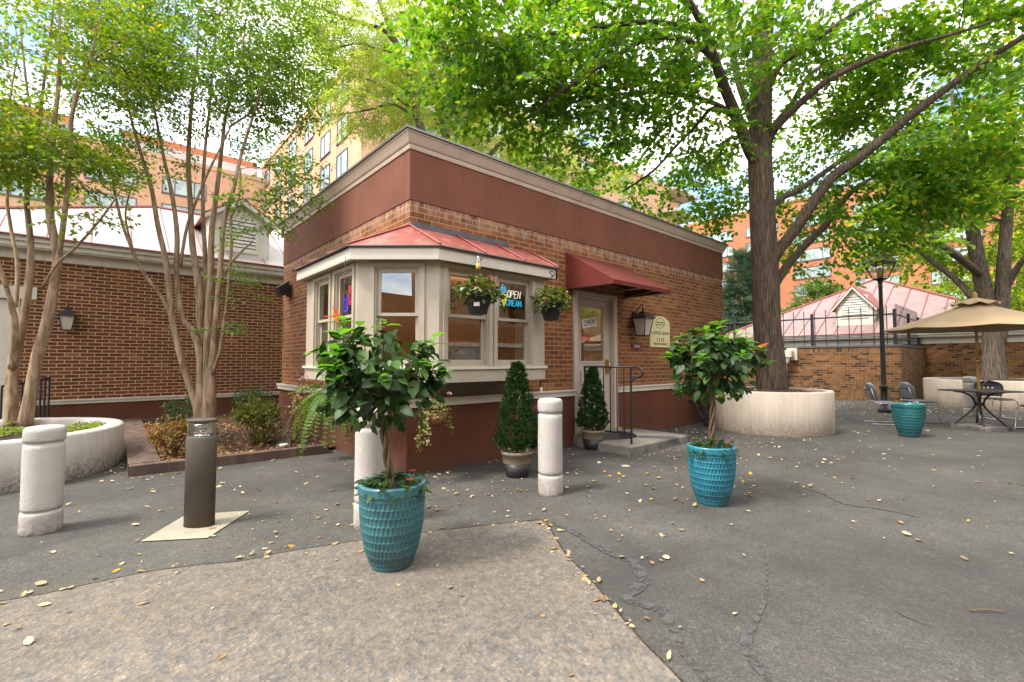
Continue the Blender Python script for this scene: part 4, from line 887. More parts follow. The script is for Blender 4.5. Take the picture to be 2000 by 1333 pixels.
# ---- linden in the round planter
LD = 8.95
limbs = [[(9.661,3.414,0.746,0.284),(9.643,3.43,1.354,0.259),(9.609,3.46,1.947,0.242),(9.604,3.464,2.941,0.238),(9.576,3.489,4.35,0.226),(9.564,3.5,5.368,0.213),(9.597,3.471,6.395,0.2),(9.637,3.435,7.433,0.182),(9.709,3.372,8.481,0.156),(9.818,3.342,9.906,0.113),(9.921,3.385,11.86,0.062)],
 [(9.477,3.51,5.162,0.13),(9.242,3.583,5.4,0.112),(8.882,3.635,5.879,0.102),(8.507,3.699,6.354,0.093),(8.166,3.732,6.804,0.083),(7.838,3.755,7.202,0.069),(7.36,3.776,7.478,0.055),(6.705,3.821,7.846,0.034)],
 [(9.685,3.593,5.832,0.08),(9.751,3.802,6.541,0.073),(9.929,4.045,7.32,0.071),(10.166,4.236,8.199,0.064),(10.434,4.399,9.244,0.056),(10.726,4.542,10.841,0.037)],
 [(9.628,3.377,3.131,0.128),(9.69,3.255,3.418,0.11),(9.826,2.936,3.872,0.102),(10.045,2.476,4.659,0.093),(10.236,2.041,4.996,0.084),(10.491,1.416,5.559,0.074),(10.772,0.902,5.993,0.063),(10.96,0.469,6.313,0.053),(11.19,0,6.612,0.044),(11.582,-0.612,6.992,0.023)],
 [(9.781,3.375,2.75,0.086),(10.071,3.252,3.152,0.078),(10.572,3.078,3.609,0.074),(11.142,2.842,4.108,0.069),(11.655,2.656,4.66,0.061),(12.127,2.507,5.033,0.053),(12.7,2.268,5.372,0.035),(13.7,1.786,5.908,0.022)],
 [(9.719,3.43,4.285,0.069),(10.17,3.299,4.581,0.061),(10.647,3.145,4.823,0.057),(11.468,2.821,5.376,0.053),(12.028,2.594,5.765,0.044),(12.633,2.327,6.075,0.035),(13.808,1.691,6.622,0.022)],
 [(9.618,3.386,5.497,0.095),(9.581,3.285,5.682,0.08),(9.535,3.059,5.859,0.074),(9.504,2.686,6.083,0.066),(9.507,2.283,6.28,0.058),(9.673,1.871,6.427,0.048),(9.817,1.344,6.492,0.038),(9.969,0.81,6.486,0.026),(10.296,0.255,6.587,0.013)],
 [(9.893,3.409,5.905,0.066),(10.249,3.363,6.252,0.058),(10.668,3.26,6.675,0.054),(11.282,3.118,7.446,0.05),(11.994,2.89,7.962,0.041),(12.63,2.596,8.31,0.027),(13.771,1.99,8.811,0.018)],
 [(9.628,3.376,6.521,0.073),(9.701,3.312,6.778,0.064),(9.747,3.138,7.054,0.059),(9.794,2.831,7.193,0.052),(9.87,2.364,7.375,0.045),(9.917,1.922,7.53,0.035),(10.022,1.563,7.631,0.027),(10.159,1.042,7.759,0.015)],
 [(9.975,3.471,7.497,0.053),(10.183,3.421,7.835,0.049),(10.603,3.317,8.364,0.045),(11.083,3.16,8.945,0.041),(11.746,2.976,9.794,0.028)],
 [(8.321,3.729,6.775,0.054),(8.001,3.878,6.967,0.05),(7.536,4.021,7.006,0.046),(6.883,4.33,6.845,0.041),(6.268,4.739,6.343,0.033),(5.669,5.134,5.837,0.025),(5.213,5.402,5.354,0.017)],
 [(7.865,3.732,7.137,0.049),(7.378,4.027,7.193,0.045),(6.732,4.33,7.08,0.041),(5.726,4.95,6.789,0.033),(5.095,5.373,6.63,0.029),(4.48,5.782,6.489,0.02),(3.966,6.102,6.276,0.012)],
 [(8.928,3.727,6.032,0.052),(8.622,3.997,6.253,0.044),(8.277,4.435,6.472,0.036),(7.769,5.016,6.552,0.033),(7.094,5.744,6.507,0.029),(6.479,6.419,6.25,0.025),(6.084,6.901,6.135,0.015)],
 [(9.015,3.784,6.056,0.053),(8.834,4.077,6.244,0.04),(8.782,4.389,6.009,0.033),(8.672,4.753,5.697,0.029),(8.566,5.246,5.28,0.025),(8.332,5.853,4.954,0.016)]]
blobs = [((4.207,6.023,6.302),(.75,.75,.8),55),((4.641,5.773,6.976),(1.1,1.1,.8),60),((5.157,5.718,6.129),(1.1,1.1,.95),90),((6.039,5.341,7.062),(1.4,1.4,1.0),120),((6.632,5.618,6.097),(1.2,1.2,.8),80),((7.266,4.792,6.86),(1.4,1.4,1.1),120),((8.12,5.373,6.218),(1.2,1.2,.7),46),
 ((7.866,3.997,7.302),(1.4,1.4,1.1),110),((9.916,4.855,5.587),(1.1,1.1,1.1),46),((9.585,5.681,5.032),(.9,.9,.5),20),((10.362,4.729,4.903),(.6,.6,.5),18),((8.448,6.416,5.316),(.8,.8,.3),16),
 ((8.255,3.92,6.179),(1.1,1.1,1.0),70),((9.787,2.836,7.594),(1.5,1.5,.9),85),((10.309,1.843,7.302),(1.6,1.6,.8),90),((10.877,0.809,7.283),(1.5,1.5,.8),80),((11.91,3.098,6.637),(1.5,1.5,.9),75),((12.098,1.866,6.651),(1.6,1.6,.8),85),((11.858,2.744,4.898),(1.3,1.3,.65),75),
 ((11.179,1.609,4.914),(1.3,1.3,.55),75),((11.003,2.564,3.916),(1.1,1.1,.35),42),((11.021,0.949,5.21),(1.1,1.1,.45),50),((11.981,1.435,4.367),(.9,.9,.35),40),((9.843,3.32,11.309),(3.6,3.6,1.6),70),((11.222,0.238,6.419),(.9,.9,.6),40),((10.11,2.952,3.131),(.35,.35,.18),6)]
tree('linden_tree', 'tall broad linden tree with ridged trunk standing in the round planter beside the coffee shop', limbs, blobs, 'linden', G_LINDEN, MT['lime_bark'], (.092, .86), 11, 'shade trees over the court', dens=.80, tpl=HEART, nside=20)
# ---- twin stemmed tree at the right
D2 = 13.3
limbs = [[(19.117,0.877,0.724,0.285),(19.122,0.873,1.527,0.234),(19.113,0.88,2.261,0.219),(19.016,0.966,2.998,0.195),(18.938,1.034,3.665,0.186),(18.86,1.103,4.334,0.171),(18.796,1.16,5.081,0.156),(18.726,1.222,5.682,0.141),(18.62,1.315,6.587,0.116),(18.668,1.406,8.004,0.075),(18.754,1.464,9.297,0.038)],
 [(19.197,0.806,1.82,0.203),(19.165,0.701,2.546,0.185),(19.093,0.631,3.41,0.174),(19.009,0.572,4.266,0.147),(19.098,0.493,5.289,0.132),(19.188,0.414,6.32,0.117),(19.25,0.359,7.804,0.098),(19.275,0.338,9.151,0.078),(19.387,0.239,10.815,0.049),(19.506,0.134,12.65,0.024)],
 [(18.746,1.071,3.794,0.113),(18.233,1.257,4.033,0.102),(17.442,1.553,4.34,0.092),(16.434,1.909,4.686,0.076),(15.707,2.15,4.766,0.05),(14.783,2.564,4.956,0.025)],
 [(18.989,0.99,2.85,0.103),(18.852,1.243,3.16,0.094),(18.93,1.442,3.521,0.091),(18.932,1.707,3.892,0.083),(18.844,2.051,4.306,0.069),(18.762,2.523,4.883,0.036)],
 [(19.11,0.617,3.264,0.109),(19.003,0.444,3.637,0.087),(18.845,0.316,3.884,0.076),(18.62,0.115,4.198,0.059),(18.467,-0.283,4.847,0.03)],
 [(18.954,1.153,4.959,0.073),(19.395,1.032,5.32,0.063),(19.917,0.838,5.566,0.058),(20.292,0.641,5.534,0.042)],
 [(18.615,1.186,5.202,0.062),(18.606,0.928,5.509,0.05),(18.609,0.658,6.097,0.034)],
 [(19.135,0.461,5.73,0.064),(18.789,0.233,5.879,0.052),(18.709,-0.23,5.872,0.027)]]
blobs = [((15.807,2.329,4.494),(1.0,1.0,.4),42),((18.096,2.177,5.627),(1.5,1.5,.7),95),((18.693,1.65,6.551),(1.6,1.6,1.0),120),((19.637,0.819,7.481),(1.7,1.7,1.2),130),((21.742,0.296,5.78),(1.5,1.5,1.0),85),((19.444,0.455,8.815),(1.8,1.8,1.2),110),((19.435,-0.07,6.679),(1.5,1.5,1.2),80),((20.125,1.721,4.794),(1.4,1.4,.5),60),((22.757,0.6,4.142),(1.5,1.5,1.0),75),((19.653,0.004,10.511),(2.2,2.2,1.2),90),((18.452,2.397,7.823),(1.4,1.4,.8),70)]
tree('linden_tree', 'twin stemmed bright green linden in the far planter behind the beige parasol', limbs, blobs, 'linden', G_LINDEN2, MT['grey_bark'], (.105, .86), 12, 'shade trees over the court', dens=.75, tpl=HEART, nside=16)
# ---- crape myrtle in the white planter (left edge)
c1 = 6.3
limbs = [[(-0.754,9.064,0.429,0.091),(-0.715,9.029,0.786,0.07),(-0.66,8.981,1.338,0.067),(-0.57,8.875,1.823,0.063),(-0.516,8.801,2.308,0.057),(-0.492,8.766,2.726,0.053),(-0.568,8.833,3.147,0.048),(-0.592,8.854,3.409,0.044),(-0.603,8.864,3.905,0.036),(-0.576,8.774,4.508,0.029),(-0.548,8.748,5.26,0.023),(-0.571,8.769,6.019,0.017),(-0.576,8.774,6.86,0.008)],
 [(-0.898,9.191,0.409,0.085),(-0.901,9.193,0.786,0.073),(-0.912,9.27,1.199,0.065),(-0.852,9.283,1.692,0.054),(-0.8,9.304,2.339,0.047),(-0.797,9.368,2.878,0.039),(-0.846,9.411,3.375,0.034),(-0.863,9.426,3.544,0.032),(-0.85,9.415,4.143,0.026),(-0.774,9.348,4.664,0.022),(-0.728,9.308,5.452,0.017),(-0.677,9.262,6.248,0.013),(-0.655,9.243,6.975,0.007)],
 [(-0.905,9.197,1.2,0.049),(-0.879,9.04,1.748,0.04),(-0.916,8.939,2.045,0.032),(-0.982,8.864,2.36,0.025),(-1.056,8.796,2.666,0.019),(-1.162,8.757,3.145,0.011)],
 [(-0.503,8.776,2.411,0.034),(-0.462,8.673,2.854,0.032),(-0.42,8.503,3.379,0.031),(-0.4,8.484,3.864,0.029),(-0.389,8.342,4.522,0.025),(-0.32,8.281,4.924,0.021),(-0.233,8.071,5.151,0.019),(-0.14,7.856,5.763,0.012),(-0.109,7.828,6.227,0.006)],
 [(-0.62,8.812,2.299,0.019),(-0.477,8.553,2.589,0.017),(-0.296,8.26,2.783,0.017),(-0.089,7.944,3.077,0.014),(0.083,7.659,3.382,0.01),(0.182,7.572,3.671,0.006)],
 [(-0.931,9.487,2.058,0.027),(-0.944,9.631,2.658,0.026),(-1.057,9.864,3.28,0.022),(-1.107,9.908,3.735,0.019),(-1.065,10.004,4.39,0.018),(-1.138,10.068,5.171,0.013),(-1.071,10.142,6.189,0.009)],
 [(-0.803,9.373,4.032,0.019),(-0.86,9.557,4.753,0.017),(-0.964,9.782,5.502,0.015),(-1.094,10.03,6.596,0.009)],
 [(-0.348,8.305,4.82,0.017),(-0.262,8.363,5.267,0.015),(-0.036,8.163,5.515,0.013),(0.141,8.008,5.693,0.009)],
 [(-0.959,8.844,2.266,0.017),(-1.114,8.848,2.646,0.015),(-1.306,8.883,3.08,0.009)]]
blobs = [((-0.876,8.638,4.319),(.75,.75,.55),95),((-0.629,8.553,4.095),(.7,.7,.32),60),((-1.313,9.157,4.854),(.8,.8,.9),70),((-0.538,8.74,5.621),(1.1,1.1,.7),100),((-0.118,8.103,5.691),(.7,.7,.6),60),((-0.905,9.196,6.8),(1.4,1.4,.7),90),((-0.267,8.234,3.821),(.45,.45,.2),24),((-0.101,8.087,5.063),(.5,.5,.35),30),((-1.361,9.065,3.981),(.7,.7,.4),45),((-0.294,8.125,3.177),(.4,.4,.14),9),((-0.792,8.964,3.764),(.6,.6,.2),25)]
tree('crape_myrtle', 'pale barked crape myrtle with yellow green leaves in the white curved planter', limbs, blobs, 'crape', G_CRAPE, MT['crape_bark'], (.066, .58), 21, 'crape myrtles on the left', dens=1.15, twig=.007, droop=.05, nside=12)
# ---- crape myrtle in the brick bed
limbs = [[(1.161,8.575,0.164,0.085),(1.129,8.603,0.555,0.062),(1,8.717,1.027,0.047),(0.869,8.766,1.54,0.044),(0.789,8.77,1.962,0.041),(0.726,8.825,2.602,0.041),(0.683,8.863,2.92,0.038),(0.589,8.946,3.399,0.035),(0.503,9.021,3.961,0.029),(0.364,9.144,4.527,0.024),(0.249,9.245,5.015,0.018),(0.11,9.369,5.753,0.01)],
 [(1.211,8.598,0.141,0.086),(1.164,8.573,0.595,0.068),(1.142,8.592,1.328,0.057),(1.055,8.668,1.741,0.048),(0.919,8.788,1.98,0.042),(0.838,8.859,2.62,0.039),(0.829,8.867,3.274,0.036),(0.754,8.934,3.917,0.03),(0.63,9.044,4.572,0.024),(0.5,9.158,5.399,0.016),(0.42,9.228,6.15,0.011)],
 [(1.22,8.523,0.164,0.085),(1.199,8.608,0.708,0.069),(1.166,8.704,1.505,0.06),(1.122,8.809,2.484,0.052),(1.042,8.947,3.154,0.046),(1.002,8.982,3.822,0.04),(0.96,9.019,4.579,0.034),(0.983,8.998,5.513,0.026),(1.029,8.958,6.285,0.018),(1.031,8.956,7.063,0.009)],
 [(1.261,8.486,0.164,0.086),(1.238,8.507,0.712,0.068),(1.222,8.521,1.741,0.057),(1.234,8.511,2.62,0.049),(1.232,8.512,3.266,0.043),(1.264,8.484,3.753,0.037),(1.32,8.435,4.572,0.029),(1.368,8.393,5.233,0.023),(1.501,8.142,6,0.015),(1.549,8.099,6.663,0.009)],
 [(1.282,8.402,0.172,0.085),(1.262,8.353,0.721,0.074),(1.264,8.351,1.187,0.054),(1.294,8.258,2.122,0.042),(1.315,8.172,2.897,0.037),(1.339,8.151,3.448,0.034),(1.415,7.951,3.886,0.028),(1.497,7.878,4.436,0.023),(1.623,7.634,5.093,0.017),(1.757,7.517,5.722,0.011)],
 [(1.244,8.369,1.031,0.034),(1.322,8.166,1.404,0.025),(1.365,8.062,1.956,0.022),(1.386,7.977,2.411,0.022),(1.409,7.957,3.029,0.021),(1.39,7.974,3.417,0.019),(1.465,7.84,3.727,0.017),(1.469,7.771,4.158,0.011)],
 [(0.789,8.77,1.954,0.03),(0.63,8.777,2.311,0.025),(0.405,8.842,2.673,0.023),(0.196,8.892,3.233,0.02),(0.086,8.989,3.733,0.017),(0.004,9.062,4.235,0.012),(-0.149,9.197,4.78,0.007)],
 [(1.206,8.802,1.835,0.041),(1.219,8.924,2.843,0.036),(1.166,8.97,3.856,0.03),(1.173,8.964,4.709,0.024),(1.218,8.924,5.57,0.018),(1.26,8.887,6.614,0.012)],
 [(1.334,8.156,2.545,0.017),(1.391,7.972,2.735,0.014),(1.481,7.626,2.889,0.012),(1.567,7.417,2.998,0.008)],
 [(0.318,8.918,2.913,0.015),(0.208,9.149,3.527,0.013),(0.297,9.204,4.122,0.01)],
 [(0.877,8.826,2.781,0.025),(0.933,8.643,3.399,0.022),(1.06,8.397,3.907,0.019),(1.142,8.191,4.2,0.017),(1.342,7.882,4.78,0.011)],
 [(1.397,8.367,4.985,0.018),(1.72,8.082,5.274,0.015),(1.963,7.735,5.408,0.012),(2.111,7.471,5.487,0.007)]]
blobs = [((0.242,9.252,5.753),(.8,.8,.75),95),((0.792,9.034,6.472),(1.2,1.2,.8),130),((1.456,8.315,6.318),(1.2,1.2,.9),140),((1.835,7.714,6.015),(.8,.8,.7),85),((1.906,7.518,5.387),(.6,.6,.35),34),((1.646,7.748,5.228),(.7,.7,.45),60),((1.079,8.781,7.587),(1.9,1.9,.7),110),((2.001,7.568,6.834),(.7,.7,.55),38),((1.229,8.515,5.482),(1.0,1.0,.4),55),
 ((0.622,9.05,5.399),(.9,.9,.4),45),((1.84,7.31,4.192),(.42,.42,.22),26),((1.627,7.364,3.624),(.4,.4,.16),18),((1.929,7.098,3.773),(.3,.3,.12),10),((1.528,7.318,3.221),(.28,.28,.22),12),((1.358,7.868,2.509),(.2,.2,.22),7),((1.344,7.88,1.791),(.14,.14,.14),4),((0.511,9.015,4.608),(.7,.7,.22),22),((0.215,9.009,4.2),(.5,.5,.2),14),((-0.133,9.45,6.26),(.6,.6,.5),40)]
tree('crape_myrtle', 'many stemmed crape myrtle with fanned pale trunks growing from the brick edged bed', limbs, blobs, 'crape', G_CRAPE2, MT['crape_bark'], (.064, .58), 22, 'crape myrtles on the left', dens=1.15, twig=.007, droop=.05, nside=12)
# ---- willow oaks behind the shop
limbs = [[(6.755,10.842,4.599,0.164),(6.596,10.982,6.595,0.137),(6.441,11.119,7.719,0.123),(6.264,11.275,8.764,0.109),(6.039,11.34,9.429,0.097),(5.796,11.421,10.086,0.083),(5.577,11.481,10.591,0.072),(5.36,11.539,11.088,0.061),(5.004,11.586,12.061,0.038)],
 [(5.829,11.392,9.941,0.06),(5.45,11.459,10.258,0.052),(5.023,11.57,10.252,0.047),(4.586,11.688,10.241,0.04),(4.11,11.841,10.307,0.03),(3.68,12.087,10.391,0.017)],
 [(6.171,11.224,8.821,0.04),(5.731,11.345,9.614,0.036),(5.277,11.479,9.648,0.032),(4.875,11.7,9.733,0.028),(4.194,12.033,9.386,0.018)],
 [(6.363,11.187,8.183,0.041),(5.941,11.427,8.488,0.033),(5.47,11.709,8.861,0.026),(4.966,11.886,8.951,0.019)],
 [(6.346,11.069,7.912,0.034),(5.743,11.335,8.231,0.03),(5.139,11.6,7.979,0.025),(4.49,12.039,7.786,0.019)],
 [(5.996,11.378,9.502,0.04),(6.236,11.433,10.595,0.034),(6.549,11.423,11.498,0.028),(6.817,11.321,12.496,0.021)]]
blobs = [((4.729,11.695,10.01),(1.3,1.3,.8),95),((5.617,11.445,10.735),(1.4,1.4,.8),90),((5.129,11.609,9.028),(1.3,1.3,.6),95),((4.793,11.772,7.924),(1.0,1.0,.35),50),((5.894,11.335,8.359),(1.0,1.0,.45),50),((4.203,12.026,8.7),(.6,.6,.4),30),((6.616,11.231,10.071),(1.2,1.2,.9),80),((5.101,11.634,11.864),(1.8,1.8,.7),60),((4.146,11.942,10.275),(.7,.7,.45),35)]
tree('willow_oak', 'slender leaning willow oak with narrow pale leaves behind the shop roof corner', limbs, blobs, 'oak', G_OAK, MT['oak_bark'], (.125, .22), 31, 'willow oaks behind the shop', dens=.85, twig=.009, droop=.35)
limbs = [[(8.149,11.48,4.808,0.184),(7.847,11.746,7.183,0.153),(7.7,11.876,8.464,0.137),(7.553,12.005,9.432,0.114),(7.431,12.113,10.08,0.099),(7.185,12.196,10.663,0.075),(6.777,12.423,11.4,0.052)],
 [(7.749,11.833,8.063,0.092),(7.951,11.921,9.22,0.078),(7.954,12.052,10.268,0.07),(7.931,12.205,11.503,0.055),(8.104,12.186,12.763,0.04)],
 [(7.645,11.791,8.413,0.068),(7.959,11.38,9.156,0.06),(8.247,10.993,9.892,0.045),(8.531,10.609,10.778,0.03)],
 [(8.438,11.224,5.754,0.092),(9.271,10.757,7.268,0.078),(10.178,10.09,7.636,0.071),(10.803,9.54,7.31,0.055),(11.379,9.032,7.179,0.031)],
 [(8.086,11.535,6.071,0.092),(8.913,11.073,7.754,0.078),(9.644,10.695,8.669,0.056),(10.325,10.228,9.555,0.032)]]
blobs = [((7.839,11.753,8.947),(1.3,1.3,.9),90),((8.367,11.154,10.178),(1.5,1.5,1.0),85),((8.786,10.918,8.143),(1.3,1.3,.7),90),((9.869,10.23,7.754),(1.2,1.2,.6),85),((10.702,9.495,7.025),(.9,.9,.35),45),((11.537,8.76,7.025),(.7,.7,.25),26),((7.243,12.278,9.755),(.9,.9,.7),50),((9.888,10.48,9),(1.2,1.2,.6),50),((7.873,12.122,11.934),(1.3,1.3,.8),50)]
tree('willow_oak', 'bushier willow oak spreading over the long side of the shop roof', limbs, blobs, 'oak', G_OAK, MT['oak_bark'], (.125, .23), 32, 'willow oaks behind the shop', dens=.85, twig=.009, droop=.35)
# ---- smaller trees beyond the court wall
limbs = [[(27.779,11.504,1.761,0.187),(27.795,11.49,4.148,0.134),(27.787,11.497,6.553,0.053)]]
blobs = [((27.736,11.542,3.25),(1.25,1.25,.8),80),((27.894,11.403,4.747),(1.0,1.0,.9),80),((27.96,11.345,6.1),(.6,.6,.8),50),((27.977,11.33,7.157),(.3,.3,.5),20)]
tree('conifer', 'blue green pointed conifer beyond the wall left of the linden trunk', limbs, blobs, 'oak', G_PINE, MT['oak_bark'], (.20, .16), 41, droop=-.1, dens=2.6)
limbs = [[(34.328,9.73,1.482,0.194),(34.444,9.628,3.467,0.139),(34.528,9.553,5.13,0.069)]]
blobs = [((34.39,9.675,4.464),(1.3,1.3,.8),75),((34.788,9.324,5.631),(.9,.9,.6),50),((33.624,10.35,3.467),(1.0,1.0,.8),60),((35.4,8.785,5.13),(.8,.8,.5),30)]
tree('broadleaf_tree', 'light green rounded tree rising behind the hipped metal roof', limbs, blobs, 'linden', G_PALE, MT['oak_bark'], (.17, .7), 42, dens=1.5)
limbs = [[(32.53,0.65,1.433,0.164),(32.507,0.67,3.376,0.131),(32.667,0.529,5.334,0.066)], [(33.142,2.777,2.503,0.086),(33.032,2.874,4.098,0.058),(32.642,3.218,5.701,0.029)]]
blobs = [((32.715,0.487,4.109),(1.2,1.2,1.4),95),((32.701,0.499,6.319),(1.6,1.6,1.0),80),((32.618,3.239,4.898),(1.1,1.1,.6),34),((33.39,2.558,4.098),(.9,.9,.5),34),((33.746,-0.422,4.843),(1.5,1.5,2),60)]
tree('broadleaf_tree', 'green leafy tree behind the twin stems at the right edge', limbs, blobs, 'linden', G_LINDEN2, MT['oak_bark'], (.15, .75), 43)

# ================================================================== PLANTERS, BED
def round_planter(name, label, c, r, h, wall, m, group=None, soil_h=None):
    t = thing(name, label, 'planter', (c[0], c[1], 0), group); b = MB(); n = 96
    b.lathe([(r-.02, -.02), (r, .02), (r, h-.025), (r-.02, h), (r-wall+.02, h), (r-wall, h-.03), (r-wall, h-.3)], (c[0], c[1], 0), n, cap=False); b.build('curved_wall', m, t)
    sh = soil_h or h-.06; b = MB(); rings = [(0.001, sh+.10), (r*.25, sh+.085), (r*.5, sh+.05), (r*.75, sh+.01), (r-wall+.01, sh-.02)]
    b.lathe(rings[::-1], (c[0], c[1], 0), 48, cap=False); b.build('soil', MT['soil'], t); return t
round_planter('round_planter', 'pale weathered round concrete planter around the linden trunk', (9.657,3.458,0.763)[:2], 1.03, .76, .12, MT['tan_stucco'], 'curved tree planters')
round_planter('round_planter', 'large white round planter at the left edge holding a crape myrtle', (-1.12, 8.08), 1.37, .50, .17, MT['white_stucco'], 'curved tree planters', .40)
round_planter('round_planter', 'wide pale planter under the twin stemmed tree behind the parasol table', (19.401,0.693,0.502)[:2], 1.75, .78, .14, MT['tan_stucco'], 'curved tree planters')
bed = thing('brick_bed', 'mulched planting bed edged with low dark bricks beside the coffee shop', 'planting bed', (1.4, 9, 0))
BX = [(.26, 6.80), (2.42, 6.68), (2.60, 7.9), (2.60, 12.38), (.34, 12.38)]
b = MB()
def kerb(p, q, w, h, inward=1):
    p, q = np.array(p), np.array(q); t = q-p; L = np.hypot(*t); b.obox(p, t, 0, L, -w, 0, -.02, h)
kerb((.26, 6.80), (2.44, 6.68), .14, .115); kerb((.34, 12.38), (.26, 6.94), .30, .12); kerb((2.28, 6.83), (2.42, 8.6), .0, .0)
b.obox((2.62, 8.9), (-.62, -1.95), 0, 2.05, -.0, .18, -.02, .10); b.obox((.64, 12.2), (1, 0), 0, 1.96, 0, .14, -.02, .11); b.build('brick_edging', MT['border'], bed)
b = MB(); r_ = np.random.default_rng(3); nx_, ny_ = 40, 90; xs = np.linspace(.4, 2.60, nx_); ysv = np.linspace(6.9, 12.3, ny_); vs = []
for y in ysv:
    for x in xs: vs.append((x, y, .055+.035*math.sin(x*3+1)*math.sin(y*1.7)+r_.uniform(-.012, .012)))
fs = [(j*nx_+i, j*nx_+i+1, (j+1)*nx_+i+1, (j+1)*nx_+i) for j in range(ny_-1) for i in range(nx_-1)]
b.add(vs, fs); b.build('mulch', MT['mulch'], bed)
sp_ = thing('path_spot', 'small white spot lamp lying in the mulch bed', 'spot lamp', (1.93, 6.98, .08)); b = MB(); b.lathe([(.03, 0), (.03, .05), (.055, .06), (.06, .085), (.05, .09)], (1.93, 6.98, .06), 14); b.build('lamp_head', MT['trim_white'], sp_)

# ================================================================== BOLLARDS
def bollard_proto():
    t = thing('bollard', '', 'bollard', (0, 0, 0), 'white concrete bollards'); r = np.random.default_rng(8); n = 40
    prof = [(.118, 0), (.123, .012), (.123, .165), (.120, .184), (.109, .188), (.109, .200), (.118, .205), (.120, .225), (.120, .45), (.120, .74), (.118, .772), (.109, .776), (.109, .796), (.120, .801), (.123, .82), (.123, .885), (.120, .910), (.108, .925), (.06, .933), (.002, .935)]
    P, rr = np.array([(a, c, 0) for a, c in prof]), None
    dense = []
    for (a0, c0), (a1, c1) in zip(prof, prof[1:]):
        k = max(1, int((c1-c0)/.03))
        for i in range(k): dense.append((a0+(a1-a0)*i/k, c0+(c1-c0)*i/k))
    dense.append(prof[-1]); b = MB(); b.lathe(dense, (0, 0, 0), n, cap=False)
    ph = r.uniform(0, 6, 8)
    V = []
    for x, y, z in b.v:
        a = math.atan2(y, x); rad = math.hypot(x, y); d = sum(math.sin(a*(k+1)+z*(6+3*k)+ph[k])*.0005/(1+.3*k) for k in range(6))
        V.append((x*(1+d/max(rad, .02)), y*(1+d/max(rad, .02)), z))
    b.v = V; b.build('post', MT['bol_white'], t); return t
bp = bollard_proto()
for i, ((x, y, z), lab) in enumerate((((3.346,3.224,0), 'white concrete bollard with chipped cap in front of the bay window'), ((-0.312,5.091,0), 'white concrete bollard at the left edge before the curved white planter'), ((1.626,3.545,0), 'white concrete bollard half hidden behind the nearest teal pot'), ((15.448,1.122,0), 'white concrete bollard beyond the parasol table'))):
    o = bp if i == 0 else copy_tree(bp); o.location = (x, y, 0); o['label'] = lab; o.rotation_euler.z = i*1.7; o.scale.z = .86 if i == 1 else 1
# bollard light
bx, by = (0.611,4.409,0)[:2]; lb = thing('bollard_light', 'dark bronze oval bollard light with clear lens on a concrete footing', 'bollard light', (bx, by, 0))
rot = R(-41); b = MB(); b.lathe([(.115, .012), (.115, .70), (.112, .706)], (bx, by, 0), 40, sx=1, sy=.62, rot=rot); b.build('body', MT['bronze'], lb)
b = MB(); b.lathe([(.108, .708), (.108, .818)], (bx, by, 0), 40, sx=1, sy=.62, rot=rot, cap=False); b.build('lens', glass('lens', (.93,.95,.93), 1.0, .03, .08), lb)
b = MB(); b.lathe([(.114, .818), (.114, .838), (.108, .842)], (bx, by, 0), 40, sx=1, sy=.62, rot=rot); b.build('cap', MT['bronze'], lb)
b = MB(); b.lathe([(.02, .74), (.045, .77), (.06, .815)], (bx, by, 0), 20); b.lathe([(.085, .71), (.03, .725), (.002, .727)], (bx, by, 0), 20, sy=.6, rot=rot); b.build('reflector', MT['chrome'], lb)

# ================================================================== TEAL POTS
def teal_pot(t, prof, H, N=44, row=.050, hole=.05, m='teal'):
    """prof: radius as a function of height fraction"""
    n = N*6; m_ = m; m = int(H/.0045); V = []; F = []; A = np.arange(n)*2*math.pi/n
    zr = np.linspace(0, H, m)
    for z in zr:
        r = np.interp(z/H, [p[0] for p in prof], [p[1] for p in prof]); v = z/row; ro = np.floor(v); fv = v-ro-.5
        u = A*N/(2*math.pi)+.5*(ro % 2); fu = u-np.floor(u)-.5
        mm = np.maximum(np.abs(fu)*2, np.abs(fv)*1.75+np.abs(fu)*.5); d = -.0068*(1-np.clip(mm, 0, 1)**3)
        edge = np.clip(min(z-.03, H-.055-z)/.01, 0, 1); rad = r+d*edge
        if z > H-.05: rad = rad+.006
        V += [(rad[i]*math.cos(A[i]), rad[i]*math.sin(A[i]), z) for i in range(n)]
    rt = prof[-1][1]
    for rr, z in ((rt+.004, H+.006), (rt-.008, H+.010), (rt-.026, H+.006), (rt-.032, H-.01), (rt-.05, H-.12), (rt-.08, H-.3), (hole, .06), (.001, .06)): V += [(rr*math.cos(a), rr*math.sin(a), z) for a in A]
    k = len(V)//n; F = [(j*n+i, j*n+(i+1) % n, (j+1)*n+(i+1) % n, (j+1)*n+i) for j in range(k-1) for i in range(n)]
    o = raw_mesh('glazed_pot', np.array(V), np.array(F), MT[m_], t, True); return o
TALL = [(0, .125), (.03, .132), (.25, .172), (.5, .196), (.72, .205), (.9, .207), (1, .207)]
